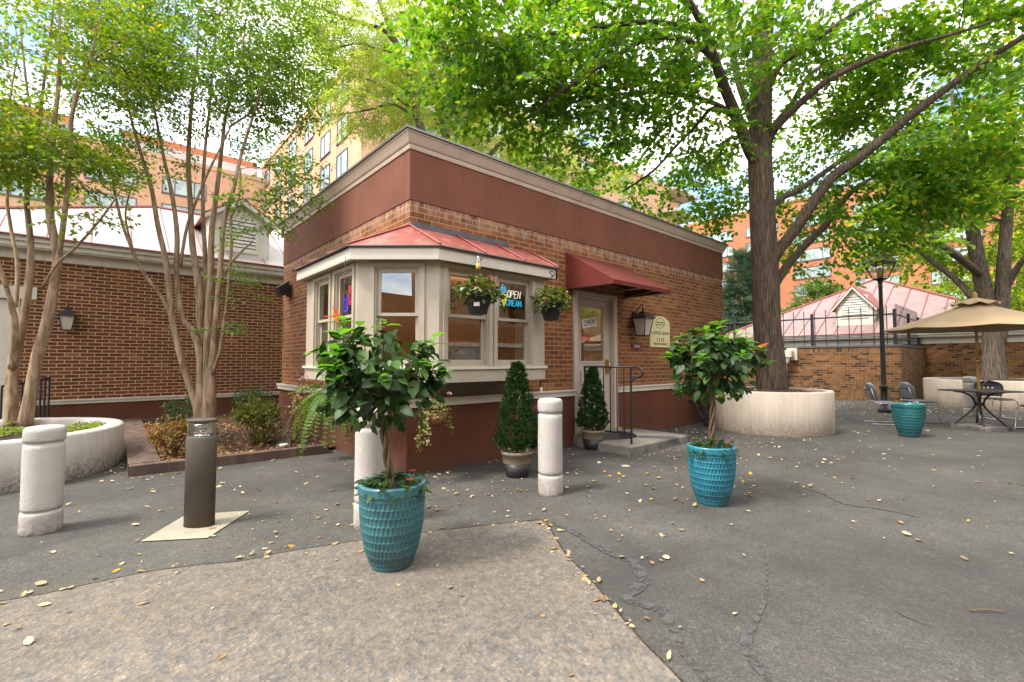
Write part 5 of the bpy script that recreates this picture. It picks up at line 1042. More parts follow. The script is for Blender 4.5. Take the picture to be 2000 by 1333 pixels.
def hibiscus(label, plabel, loc, crown, seed, rz, flowers, mirror=1):
    r = np.random.default_rng(seed)
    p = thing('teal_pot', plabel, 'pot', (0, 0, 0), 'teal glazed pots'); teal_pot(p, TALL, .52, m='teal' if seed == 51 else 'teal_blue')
    b = MB(); b.lathe([(.165, .44), (.1, .455), (.001, .46)], (0, 0, 0), 24, cap=False); b.build('soil', MT['soil'], p)
    h = thing('hibiscus_standard', label, 'potted tree', (0, 0, .45), 'braided hibiscus trees')
    cx_, cz, rx, rz_ = crown; b = MB(); top = cz-rz_*.45
    for k in range(3):
        pts = []
        for i in range(15):
            s = i/14; a = s*9+k*2.094; rr = .020*(1-.3*s); pts.append((cx_*s+rr*math.cos(a), rr*math.sin(a), .45+(top-.45)*s, .0135*(1-.25*s)))
        b.tube(pts, 0, 7, sub=2)
    tips = []
    for k in range(34):
        d = norm(r.normal(size=3)*np.array((1, 1, .75))+np.array((0, 0, .35))); e = np.array((cx_, 0, cz))+d*np.array((rx, rx, rz_))*r.uniform(.68, 1.12); s = np.array((cx_, 0, top+r.uniform(-.04, .05))); mid = s*.5+e*.5+np.array((0, 0, .03))
        b.tube([(*s, .008), (*mid, .0055), (*e, .003)], 0, 5); tips.append((s, mid, e))
    b.build('braided_stem', MT['stem'], h, local=False)
    P = []; D = []; N = []; L = []; PY = []; DY = []; NY = []; LY = []
    c = np.array((cx_, 0, cz))
    for s, mid, e in tips:
        ax_ = norm(e-mid)
        for k in range(17):
            u = r.uniform(.25, 1.06); q = mid+(e-mid)*u if u > .45 else s+(mid-s)*(u*2.2); q = q+r.normal(size=3)*.022; a = r.uniform(0, 6.283); sd = norm(np.cross(ax_, (0, 0, 1.))+1e-3); o = sd*math.cos(a)+np.cross(ax_, sd)*math.sin(a)
            P.append(q); D.append(norm(o+ax_*.55+np.array((0, 0, -.55))+r.normal(size=3)*.3)); N.append(norm(np.array((0, 0, .9))+(q-c)/rx*.6+r.normal(size=3)*.45)); L.append(r.uniform(.05, .125))
    for k in range(330):
        d = norm(r.normal(size=3)); q = c+d*np.array((rx, rx, rz_))*r.uniform(.45, .95); P.append(q); D.append(norm(d*np.array((1, 1, .4))+np.array((0, 0, -.55))+r.normal(size=3)*.5)); N.append(norm(d*.8+np.array((0, 0, .6))+r.normal(size=3)*.45)); L.append(r.uniform(.05, .12))
    L = np.array(L); leaves('dark_leaves', P, D, N, L, L*r.uniform(.5, .72, len(L)), OVAL, G_HIB, h, True)
    for s, mid, e in tips:
        if e[2] > cz+rz_*.02 or r.random() < .35:
            e2 = e+norm(e-c)*r.uniform(.0, .06)+np.array((0, 0, r.uniform(.01, .06))); n_ = r.integers(3, 6); a0 = r.uniform(0, 6)
            for k in range(n_):
                a = a0+k*2.2; dd = np.array((math.cos(a), math.sin(a), r.uniform(.0, .5))); PY.append(e2+np.array((0, 0, -.012*k))); DY.append(dd); NY.append(norm(np.array((0, 0, 1))-dd*.25)); LY.append(r.uniform(.065, .12))
    LY = np.array(LY); leaves('young_leaves', PY, DY, NY, LY, LY*.62, OVAL, G_HIBY, h, True)
    for (fx, fy, fz, kind) in flowers:
        b = MB(); q = np.array((fx, fy, fz)); s0 = c+(q-c)*.75; b.tube([(*s0, .004), (*(s0*.5+q*.5+np.array((0, 0, .02))), .0035), (*q, .003)], 0, 5)
        if kind == 'bud':
            dd = norm(q-c); b.tube([(*q, .006), (*(q+dd*.03), .013), (*(q+dd*.08), .011), (*(q+dd*.12), .003)], 0, 8); b.build('flower_bud', MT['orange'], h)
        else:
            dd = norm(np.array((-.8, -.5, -.15))); s1 = norm(np.cross(dd, (0, 0, 1))); s2 = np.cross(dd, s1); PP = []; DD = []; NN = []
            for k in range(5):
                a = k*2*math.pi/5; e_ = math.cos(a)*s1+math.sin(a)*s2; PP.append(q); DD.append(norm(dd*.55+e_)); NN.append(norm(dd-e_*.4))
            b.build('flower_stalk', MT['stem'], h); fl_ = leaves('flower', PP, DD, NN, .085, .055, OVAL, MT['orange'], h, True); b = MB(); b.tube([(*q, .004), (*(q+dd*.10), .004)], 0, 5); b.build('stamen', MT['orange'], fl_)
    # impatiens round the foot
    im = thing('impatiens', 'low impatiens with pink and red flowers filling the %s teal pot' % ('nearest' if seed == 51 else 'middle'), 'flowers', (0, 0, .46), 'impatiens under the hibiscus')
    P = []; D = []; N = []; 
    for k in range(190):
        a = r.uniform(0, 6.28); rr = .17*math.sqrt(r.random())*1.15; q = np.array((rr*math.cos(a), rr*math.sin(a), .47+.075*r.random()+.05*(1-rr/.2))); q[2] -= .05*max(0, rr-.17)/.03
        P.append(q); a2 = a+r.normal()*.9; D.append((math.cos(a2), math.sin(a2), r.uniform(-.45, .35))); N.append(norm(np.array((0, 0, 1))+r.normal(size=3)*.3))
    l = r.uniform(.045, .085, len(P)); leaves('foliage', P, D, N, l, l*.42, OVAL, G_IMP, im, True)
    P = []; D = []; N = []
    for k in range(5 if seed == 51 else 4):
        a = rz+(-.9+.8*k)+r.uniform(-.2, .2); q = np.array((.165*math.cos(a), .165*math.sin(a), .56 if k % 2 else .50))
        for j in range(5): b_ = j*1.257; P.append(q); D.append((math.cos(b_), math.sin(b_), .35)); N.append((0, 0, 1))
    leaves('blossom', P, D, N, .028, .03, OVAL, MT['pinkflower'] if seed == 51 else MT['redflower'], im)
    for o in (p, h, im): o.location = Vector((loc[0], loc[1], o.location.z)); o.rotation_euler.z = rz
    return p
G_HIB = leafmat('hibiscus_leaf', [(0, (.014,.036,.010)), (.6, (.032,.080,.014)), (1, (.065,.14,.018))], .2, .48, spec=.35)
G_HIBY = leafmat('hibiscus_young', [(0, (.07,.22,.012)), (1, (.17,.40,.02))], .4, .38)
G_IMP = leafmat('impatiens_leaf', [(0, (.022,.055,.014)), (.7, (.05,.10,.02)), (1, (.10,.15,.03))], .3, .4)
MT['orange'] = leafmat('hibiscus_flower', [(0, (.75,.10,.025)), (1, (.85,.24,.05))], .35, .5, (1, 1, 1))
MT['pinkflower'] = leafmat('pink_flower', [(0, (.62,.02,.07)), (1, (.72,.05,.12))], .3, .5, (1, 1, 1))
MT['redflower'] = leafmat('red_flower', [(0, (.60,.015,.02)), (1, (.65,.03,.03))], .3, .5, (1, 1, 1))
hibiscus('hibiscus standard with dense dark crown and orange bloom in the nearest teal pot', 'tall teal glazed pot standing on the brown concrete apron', (1.424,2.775,0)[:2], (-.09, 1.19, .42, .35), 51, R(-41), [(-.36, .02, 1.60, 'flower')])
hibiscus('hibiscus standard with an orange bud standing before the round planter', 'teal glazed pot with hibiscus on the asphalt right of the shop door', (4.231,2.026,0)[:2], (.03, 1.26, .40, .34), 52, R(-41), [(.44, .0, 1.42, 'bud')])
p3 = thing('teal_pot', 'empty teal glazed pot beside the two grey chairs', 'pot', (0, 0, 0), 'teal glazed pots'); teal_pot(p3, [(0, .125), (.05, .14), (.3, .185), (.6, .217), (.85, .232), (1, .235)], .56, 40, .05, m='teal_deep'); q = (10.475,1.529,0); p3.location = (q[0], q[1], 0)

# ================================================================== ARBORVITAE IN TUB POTS
G_ARB = leafmat('arborvitae_leaf', [(0, (.016,.05,.012)), (.6, (.03,.085,.018)), (1, (.065,.13,.03))], .25, .5)
def arborvitae(label, plabel, loc, H, rad, seed, rp=.17):
    r = np.random.default_rng(seed); p = thing('tub_pot', plabel, 'pot', (0, 0, 0), 'black tub pots by the door')
    b = MB(); b.lathe([(rp*.68, 0), (rp*.72, .01), (rp*.90, .155)], (0, 0, 0), 36, cap=True); b.build('tub', MT['blackpl'], p)
    b = MB(); b.lathe([(rp*.91, .157), (rp*.98, .245), (rp*1.04, .25), (rp*1.05, .285), (rp*.99, .288), (rp*.95, .27), (rp*.9, .22)], (0, 0, 0), 36, cap=False); b.build('rim_band', MT['tanrim'], p)
    b = MB(); b.lathe([(rp*.93, .245), (rp*.5, .255), (.001, .257)], (0, 0, 0), 24, cap=False); b.build('soil', MT['soil'], p)
    t = thing('arborvitae', label, 'potted shrub', (0, 0, .25), 'young arborvitae by the door'); b = MB(); b.tube([(0, 0, .25, .014), (0, .01, .8, .009), (0, 0, H-.05, .003)], 0, 6); b.build('stem', MT['stem'], t)
    P = []; D = []; N = []
    for k in range(760):
        s = r.random()**1.35; z = .30+(H-.36)*s; R_ = rad*(1-s)**.72*(.62+.38*min(1, (s+.02)/.12))+.012; a = r.uniform(0, 6.283); o = np.array((math.cos(a), math.sin(a), 0)); rr = R_*r.uniform(.55, 1.05); q = o*rr+np.array((0, 0, z)); ax_ = norm(o*.75+np.array((0, 0, 1.0))+r.normal(size=3)*.25); tg = norm(np.cross(o, (0, 0, 1))+r.normal(size=3)*.5); nn = np.cross(ax_, tg)
        for j in range(9):
            f = (j-4)/4; P.append(q+ax_*.012*abs(3-j)*.3); D.append(norm(ax_+tg*f*.8)); N.append(nn+r.normal(size=3)*.2)
    l = r.uniform(.045, .08, len(P)); leaves('foliage', P, D, N, l, l*.26, KITE, G_ARB, t)
    for o in (p, t): o.location = Vector((loc[0], loc[1], o.location.z)); o.rotation_euler.z = seed
arborvitae('fuller conical arborvitae growing in front of the bay window', 'black and tan tub pot in front of the bay window', (3.564,3.955,0)[:2], 1.30, .25, 61, .175)
arborvitae('slimmer conical arborvitae growing beside the iron handrail', 'black and tan tub pot standing by the iron handrail', (5.497,4.422,0)[:2], 1.23, .225, 62, .17)

# ================================================================== SHRUBS, FERN, BASKETS
def shrub(name, label, loc, rad, h, n, lm, seed, lsize=.04, group='shrubs in the brick bed', wid=.4):
    r = np.random.default_rng(seed); t = thing(name, label, 'shrub', (loc[0], loc[1], .05), group); b = MB(); P = []; D = []; N = []
    c = np.array((loc[0], loc[1], .06+h*.58))
    for k in range(26):
        d = norm(r.normal(size=3)*np.array((1, 1, .7))+np.array((0, 0, .55))); e = c+d*np.array((rad, rad, h*.5))*r.uniform(.7, 1.02); s = np.array((loc[0]+r.normal()*.03, loc[1]+r.normal()*.03, .05)); m = s*.45+e*.55+np.array((0, 0, .06)); b.tube([(*s, .007), (*m, .0045), (*e, .002)], 0, 4, cap=False)
        for j in range(n//26):
            u = r.random()**.6; q = m+(e-m)*u+r.normal(size=3)*.045*(rad/.3); P.append(q); o = norm(q-c+r.normal(size=3)*.15); D.append(norm(o+r.normal(size=3)*.5+np.array((0, 0, -.1)))); N.append(norm(np.array((0, 0, 1))+.5*o+r.normal(size=3)*.4))
    b.build('stems', MT['stem'], t); l = lsize*r.uniform(.7, 1.25, len(P)); leaves('foliage', P, D, N, l, l*wid, KITE, lm, t); return t
G_NAN = leafmat('nandina_leaf', [(0, (.07,.12,.02)), (.5, (.16,.20,.03)), (.85, (.28,.25,.045)), (1, (.35,.14,.04))], .4, .45)
G_NANR = leafmat('nandina_rust', [(0, (.10,.12,.02)), (.4, (.24,.16,.035)), (.8, (.34,.15,.045)), (1, (.30,.07,.03))], .35, .5)
G_AZ = leafmat('azalea_leaf', [(0, (.022,.065,.018)), (1, (.06,.12,.03))], .3, .45)
x, y, _ = (1.75,7.783,0.06); shrub('nandina_shrub', 'bushy yellow green shrub in the brick bed beside the shop wall', (x, y), .36, .62, 2900, G_NAN, 71, .055)
x, y, _ = (0.727,7.451,0.06); shrub('nandina_shrub', 'sparse rusty orange shrub just behind the bronze bollard light', (x, y), .28, .46, 1000, G_NANR, 72, .055)
x, y, _ = (2.643,11.862,0.06); shrub('azalea_shrub', 'dark green shrub against the wing wall at the back corner of the bed', (x, y), .42, .62, 1600, G_AZ, 73, .06)
x, y, _ = (1.2,10.902,0.06); shrub('azalea_shrub', 'small dark green shrub at the back of the bed left of the crape myrtle', (x, y), .32, .52, 1200, G_AZ, 74, .055)
gc_ = leafmat('ground_cover', [(0, (.10,.17,.015)), (1, (.28,.32,.03))], .35, .5)
r = np.random.default_rng(75); P = []; 
while len(P) < 900:
    a = r.uniform(0, 6.283); rr = 1.17*math.sqrt(r.random()); q = (-1.12+rr*math.cos(a), 8.08+rr*math.sin(a)); 
    if math.sin(q[0]*5+1)+math.cos(q[1]*4) > -.15 and q[0] > -.9: P.append((*q, .455+.03*(1-rr/1.2)+r.uniform(0, .03)))
P = np.array(P); o = leaves('ground_cover', P, np.c_[r.normal(size=(900, 2)), np.full(900, .4)], np.c_[r.normal(size=(900, 2))*.4, np.ones(900)], .04, .03, KITE, gc_); tag(o, 'bright yellow green ground cover growing in the white curved planter', 'ground cover', kind='stuff')
# Boston fern hanging under the left end of the bay
fx, fy, fz = (1.844,4.707,0.954); fe = thing('hanging_fern', 'hanging fern with long arching fronds below the left end of the bay window', 'fern', (fx, fy, fz)); r = np.random.default_rng(81)
b = MB(); P = []; D = []; N = []; L = []
for k in range(84):
    a = k*2.399+r.uniform(-.2, .2); o = np.array((math.cos(a), math.sin(a), 0)); ln = r.uniform(.46, .76); lift = r.uniform(.02, .16); pts = []
    for i in range(13):
        s = i/12; pts.append(np.array((fx, fy, fz))+o*(ln*.72*math.sin(s*1.45))*(1)+np.array((0, 0, lift*math.sin(s*2.2)-ln*.62*s*s*1.15)))
    pts = np.array(pts); b.tube(np.c_[pts, np.linspace(.003, .001, 13)], 0, 3, cap=False); T = np.gradient(pts, axis=0); T = norm(T)
    side = norm(np.cross(T, np.array((0, 0, 1.0))+.01))
    for i in range(1, 13):
        for h_ in (0, .5):
            q = pts[i-1]+(pts[i]-pts[i-1])*h_ if h_ else pts[i]
            for sg_ in (-1, 1):
                s = (i-h_)/12; P.append(q); D.append(norm(side[i]*sg_+T[i]*.25+np.array((0, 0, -.25)))); N.append(norm(np.cross(side[i], T[i])*-1+r.normal(size=3)*.15)); L.append(.052*math.sin(min(1, s*1.1+.12)*math.pi*.88)+.008)
b.build('stems', MT['stem'], fe); L = np.array(L); leaves('fronds', P, D, N, L, np.full(len(L), .015), KITE, leafmat('fern_leaf', [(0, (.06,.16,.015)), (.7, (.11,.24,.02)), (1, (.24,.30,.05))], .45, .45), fe)
b = MB(); b.lathe([(.09, -.16), (.13, -.02), (.14, 0), (.12, 0)], (fx, fy, fz), 20, cap=False); b.build('pot', MT['blackpl'], fe)
b = MB()
for k in range(3): a = k*2.094; b.tube([(fx+.13*math.cos(a), fy+.13*math.sin(a), fz), (fx, fy, fz+.45)], .0022, 4)
b.tube([(fx, fy, fz+.45), (fx+.02, fy+.02, 2.385-.0)], .003, 4); b.build('hanger', MT['black'], fe)
def hang_pot(label, c, seed, leafm, flowm, R_=.155, flowers=26, feeder=False, hook=None):
    x, y, z = c; r = np.random.default_rng(seed); t = thing('hanging_pot', label, 'hanging pot', c, 'black hanging pots on the bay window')
    b = MB(); b.lathe([(R_*.60, -.20), (R_*.63, -.195), (R_*.98, -.01), (R_*1.05, -.008), (R_*1.05, .012), (R_*.95, .012), (R_*.9, -.04)], (x, y, z), 32, cap=False); b.lathe([(.001, -.2), (R_*.6, -.2)], (x, y, z), 32, cap=False); b.build('pot', MT['blackpl'], t)
    P = []; D = []; N = []
    for k in range(330):
        d = norm(r.normal(size=3)*np.array((1, 1, .8))+np.array((0, 0, .35))); q = np.array((x, y, z+.03))+d*np.array((R_*1.62, R_*1.62, .165))*r.uniform(.5, 1.0); q[2] = max(q[2], z-.06); P.append(q); D.append(norm(d+r.normal(size=3)*.6+np.array((0, 0, -.35)))); N.append(norm(d*.7+np.array((0, 0, .8))+r.normal(size=3)*.3))
    l = r.uniform(.045, .075, len(P)); leaves('foliage', P, D, N, l, l*.85, OVAL, leafm, t, True)
    P = []; D = []; N = []
    for k in range(flowers):
        d = norm(r.normal(size=3)*np.array((1, 1, .5))+np.array((-.2, -.2, .75))); q = np.array((x, y, z+.05))+d*np.array((R_*1.6, R_*1.6, .18))
        for j in range(5): a = j*1.257; P.append(q+r.normal(size=3)*.006); D.append((math.cos(a), math.sin(a), .3)); N.append((0, 0, 1))
    leaves('blossom', P, D, N, .024, .024, KITE, flowm, t)
    b = MB(); hx, hy, hz = hook
    for k in range(3): a = k*2.094; b.tube([(x+R_*math.cos(a), y+R_*math.sin(a), z), (x, y, z+.27)], .0022, 4)
    b.tube([(x, y, z+.27), (x, y, hz-.05)], .004, 5); b.build('hanger', MT['black'], t)
    if feeder:
        b = MB(); b.lathe([(.012, .14), (.026, .10), (.028, .0), (.02, -.02)], (x, y, z+.30), 14); b.build('feeder_bottle', glass('bottle', (.95,.95,.95), 1, 0, .12), t); b = MB(); b.lathe([(.025, .045), (.0255, .0), (.018, -.018)], (x, y, z+.302), 14); b.build('feeder_nectar', glow_free('nectar', (.95,.50,.08)), t)
    if seed == 91:
        b = MB(); v = np.array((-.70, -.71)); b.obox((x+v[0]*R_*.80-.03*.71, y+v[1]*R_*.80+.03*.70), (.71, -.70), 0, .06, -.005, .012, z-.125, z-.085); b.build('care_tag', MT['white_txt'], t)
    b = MB(); b.tube([(x, y, hz-.06), (x+.03, y-.03, hz-.04), (x+.02, y-.02, hz+.01), (x-.01, y+.01, hz+.005), (hx, hy, hz)], .006, 6, sub=3); b.build('hook', MT['black'], t)
def glow_free(n, c): return paint(n, c, .3, .1, bump=0)
G_BEG = leafmat('begonia_leaf', [(0, (.035,.075,.016)), (.6, (.08,.14,.022)), (.88, (.16,.18,.03)), (1, (.22,.09,.03))], .3, .35)
MT['coral'] = leafmat('coral_flower', [(0, (.62,.06,.06)), (1, (.75,.20,.10))], .3, .5, (1, 1, 1)); MT['yellowflower'] = leafmat('yellow_flower', [(0, (.70,.42,.01)), (1, (.78,.55,.04))], .3, .5, (1, 1, 1))
hang_pot('black hanging pot with coral red begonias in front of the bay window', (3.002,3.952,1.998), 91, G_BEG, MT['coral'], .150, 20, True, (3.22, 4.19, 2.44))
hang_pot('black hanging pot with yellow begonias at the right end of the bay window', (4.238,4.063,2.014), 92, G_BEG, MT['yellowflower'], .145, 24, False, (4.50, 4.25, 2.42))
def basket(label, c, seed, trail, dry=.3):
    x, y, z = c; r = np.random.default_rng(seed); t = thing('hanging_basket', label, 'hanging basket', c, 'wire baskets under the bay window')
    b = MB(); b.lathe([(.02, -.13), (.07, -.115), (.115, -.06), (.135, 0), (.12, .005)], (x, y, z), 28, cap=False); b.build('coir_liner', MT['coir'], t)
    b = MB()
    for k in range(10): a = k*.628; b.tube([(x+.138*math.cos(a), y+.138*math.sin(a), z), (x+.12*math.cos(a), y+.12*math.sin(a), z-.06), (x+.07*math.cos(a), y+.07*math.sin(a), z-.118), (x, y, z-.135)], .003, 4)
    b.tube([(x+.138*math.cos(a), y+.138*math.sin(a), z) for a in np.linspace(0, 6.283, 20)], .003, 4)
    for k in range(3): a = k*2.094; b.tube([(x+.138*math.cos(a), y+.138*math.sin(a), z), (x, y, z+.32)], .0022, 4)
    b.build('wire_frame', MT['black'], t)
    P = []; D = []; N = []
    for k in range(260):
        d = norm(r.normal(size=3)+np.array((0, 0, .5))); q = np.array((x, y, z+.02))+d*np.array((.17, .17, .12))*r.uniform(.4, 1); P.append(q); D.append(norm(d+r.normal(size=3)*.6)); N.append(norm(np.array((0, 0, 1))+d*.5+r.normal(size=3)*.3))
    for (dx, dy, ln) in trail:
        for k in range(int(ln*170)):
            s = r.random(); P.append(np.array((x+dx*(.13+.05*s)+r.normal()*.022, y+dy*(.13+.05*s)+r.normal()*.022, z+.03-ln*s))); D.append(norm(r.normal(size=3)+np.array((dx, dy, -.4)))); N.append(norm(r.normal(size=3)*.5+np.array((dx, dy, .6))))
    l = r.uniform(.026, .045, len(P)); leaves('foliage', P, D, N, l, l*.75, KITE, leafmat('variegated_leaf', [(0, (.10,.13,.03)), (.55, (.22,.24,.06)), (.9, (.38,.36,.16)), (1, (.26,.16,.08))], .35, .5), t)
    P = []; D = []; N = []
    for k in range(4):
        q = np.array((x+r.normal()*.07, y+r.normal()*.07, z+.19+r.normal()*.02))
        for j in range(9): P.append(q+r.normal(size=3)*.010); D.append(norm(r.normal(size=3)+np.array((0, 0, .6)))); N.append((0, 0, 1))
    leaves('blossom', P, D, N, .022, .02, KITE, leafmat('pink_geranium', [(0, (.62,.25,.36)), (1, (.72,.42,.5))], .3, .5, (1, 1, 1)), t)
basket('wire basket with coir liner and variegated trailing plants under the middle of the bay', (2.70, 4.31, .74), 93, [(-.9, .3, .42), (-.8, -.4, .33), (.75, -.5, .24)])
basket('wire basket of geraniums and trailing greens at the far left end of the bay', (1.959,6.272,0.863), 94, [(-.8, -.4, .25), (.5, -.7, .2), (-.3, .8, .22)])

# ================================================================== LAMP POST
lx, ly = (14.89,2.635,0)[:2]; lp = thing('lamp_post', 'tall black lamp post with glass lantern between the grey chairs and the court wall', 'lamp post', (lx, ly, 0))
b = MB(); b.lathe([(.13, 0), (.14, .02), (.14, .09), (.085, .12), (.072, .50), (.07, .60), (.095, .63), (.095, .66), (.07, .69), (.055, .74), (.052, 1.6), (.042, 3.16), (.055, 3.20), (.04, 3.24), (.055, 3.32), (.075, 3.37)], (lx, ly, 0), 24); b.build('post', MT['black'], lp)
rt = R(-20)
def sq(hw, z): return [(lx+hw*math.sqrt(2)*math.cos(rt+math.pi/4+k*math.pi/2), ly+hw*math.sqrt(2)*math.sin(rt+math.pi/4+k*math.pi/2), z) for k in range(4)]
def frus(b, levels):
    vs = [p for hw, z in levels for p in sq(hw, z)]; fs = [(3,2,1,0), tuple(range(len(vs)-4, len(vs)))]
    for k in range(len(levels)-1):
        for i in range(4): j = (i+1) % 4; fs.append((k*4+i, k*4+j, k*4+4+j, k*4+4+i))
    b.add(vs, fs)
b = MB(); frus(b, [(.10, 3.37), (.115, 3.41)]); q0, q1 = sq(.115, 3.41), sq(.235, 3.80)
for k in range(4): b.tube([q0[k], q1[k]], .015, 4, False); b.tube([q1[k], q1[(k+1) % 4]], .016, 4, False)
b.build('lantern_frame', MT['black'], lp)
b = MB(); vs = sq(.108, 3.415)+sq(.226, 3.795); b.add(vs, [(i, (i+1) % 4, 4+(i+1) % 4, 4+i) for i in range(4)]); b.build('lantern_glass', MT['lampglass'], lp)
b = MB(); frus(b, [(.262, 3.805), (.258, 3.83), (.15, 4.02), (.105, 4.05), (.10, 4.11), (.07, 4.13)]); b.lathe([(.03, 4.13), (.035, 4.17), (.01, 4.21)], (lx, ly, 0), 10); b.build('lantern_cap', MT['black'], lp)
b = MB(); b.lathe([(.06, 3.41), (.06, 3.60), (.052, 3.65), (.02, 3.69)], (lx, ly, 0), 14); b.build('lamp_globe', MT['frost'], lp)

# ================================================================== PARASOL, TABLE, CHAIRS
ux, uy = (12.68,0.794,0)[:2]
um = thing('parasol', 'beige market parasol with wooden pole over the black table', 'parasol', (ux, uy, 0))
b = MB(); b.tube([(ux, uy, .31), (ux, uy, 1.27)], .024, 12); b.tube([(ux, uy, 1.30), (ux, uy, 2.50)], .024, 12); b.lathe([(.028, 2.50), (.05, 2.53), (.03, 2.56), (.045, 2.585), (.02, 2.63), (.005, 2.645)], (ux, uy, 0), 16); b.build('pole', MT['wood'], um)
b = MB(); b.tube([(ux, uy, 1.26), (ux, uy, 1.34)], .027, 12); b.build('pole_joint', MT['brass'], um); b = MB(); b.tube([(ux, uy, .04), (ux, uy, .32)], .028, 12); b.build('pole_sleeve', MT['steel'], um)
n = 8; Rm = 1.42; rows = 9; vs = []; a0 = R(14)
def canopy(b, R0, R1, z0, z1, sag, ns=8, rows=9, wave=0):
    vs = []; per = 8
    for j in range(rows+1):
        s = j/rows
        for i in range(n*per):
            a = a0+2*math.pi*i/(n*per); f = (i % per)/per; hexr = math.cos(math.pi/n)/math.cos((f-.5)*2*math.pi/n); rr = (R0+(R1-R0)*s)*hexr
            z = z0+(z1-z0)*(s**.92)-sag*math.sin(f*math.pi)*s*(1-.35*s)+wave*math.cos(f*2*math.pi)*s
            vs.append((ux+rr*math.cos(a), uy+rr*math.sin(a), z))
    m = n*per; fs = [(j*m+i, j*m+(i+1) % m, (j+1)*m+(i+1) % m, (j+1)*m+i) for j in range(rows) for i in range(m)]; b.add(vs, fs, True)
b = MB(); canopy(b, .02, Rm, 2.45, 1.93, .035); o = b.build('canopy', MT['canvas'], um); s_ = o.modifiers.new('thickness', 'SOLIDIFY'); s_.thickness = .004
b = MB(); canopy(b, .02, .36, 2.53, 2.405, .03, rows=4, wave=.012); o = b.build('vent_cap', MT['canvas'], um); s_ = o.modifiers.new('thickness', 'SOLIDIFY'); s_.thickness = .004
b = MB()
for k in range(n): a = a0+k*2*math.pi/n; b.tube([(ux, uy, 2.40), (ux+Rm*.98*math.cos(a), uy+Rm*.98*math.sin(a), 1.915)], .009, 5); b.tube([(ux, uy, 1.95), (ux+Rm*.5*math.cos(a), uy+Rm*.5*math.sin(a), 2.15)], .008, 5)
b.build_each('rib', MT['wood'], um)
b = MB(); a = a0+5.52*math.pi/4; qx, qy = ux+Rm*.80*math.cos(a), uy+Rm*.80*math.sin(a); b.tube([(qx, qy, 2.08), (qx+.05, qy-.06, 2.10), (qx+.08, qy-.02, 2.03), (qx, qy+.02, 1.98)], .014, 5, sub=4); b.build('tie_strap', MT['canvas'], um)
b = MB(); b.tube([(ux+.03, uy-.02, 1.30), (ux+.10, uy-.07, 1.1), (ux+.13, uy-.1, .95), (ux+.05, uy-.03, .80)], .005, 5, sub=5); b.build('pull_cord', MT['wood'], um)
bs = thing('concrete_paver', 'square grey concrete paver weighing down the foot of the parasol', 'paver', (ux, uy, 0)); b = MB(); c_, s2_ = math.cos(R(-30)), math.sin(R(-30)); q = [(ux+x*c_-y*s2_, uy+x*s2_+y*c_) for x, y in ((-.3,-.3),(.3,-.3),(.3,.3),(-.3,.3))]; b.prism(q, 0, .07, .01); b.build('slab', MT['pad'], bs)
tb = thing('bistro_table', 'square black metal table with splayed curved legs under the parasol', 'table', (ux, uy, 0))
b = MB(); rt = R(-33); q = [(ux+x*math.cos(rt)-y*math.sin(rt), uy+x*math.sin(rt)+y*math.cos(rt)) for x, y in ((-.42,-.42),(-.38,-.45),(.38,-.45),(.42,-.42),(.45,-.38),(.45,.38),(.42,.42),(.38,.45),(-.38,.45),(-.42,.42),(-.45,.38),(-.45,-.38))]; b.prism(q, .715, .740, .006); b.build('tabletop', MT['tabletop'], tb)
for k in range(4):
    b = MB(); a = rt+math.pi/4+k*math.pi/2; c2, s2 = math.cos(a), math.sin(a); b.tube([(ux+r_*c2, uy+r_*s2, z) for r_, z in ((.40, .012), (.28, .16), (.13, .33), (.065, .44), (.06, .50), (.10, .60), (.20, .68), (.36, .71))], .017, 8, sub=4); b.build('leg', MT['black'], tb)
b = MB(); b.lathe([(.075, .44), (.075, .50)], (ux, uy, 0), 16, cap=False); b.build('collar', MT['black'], tb)

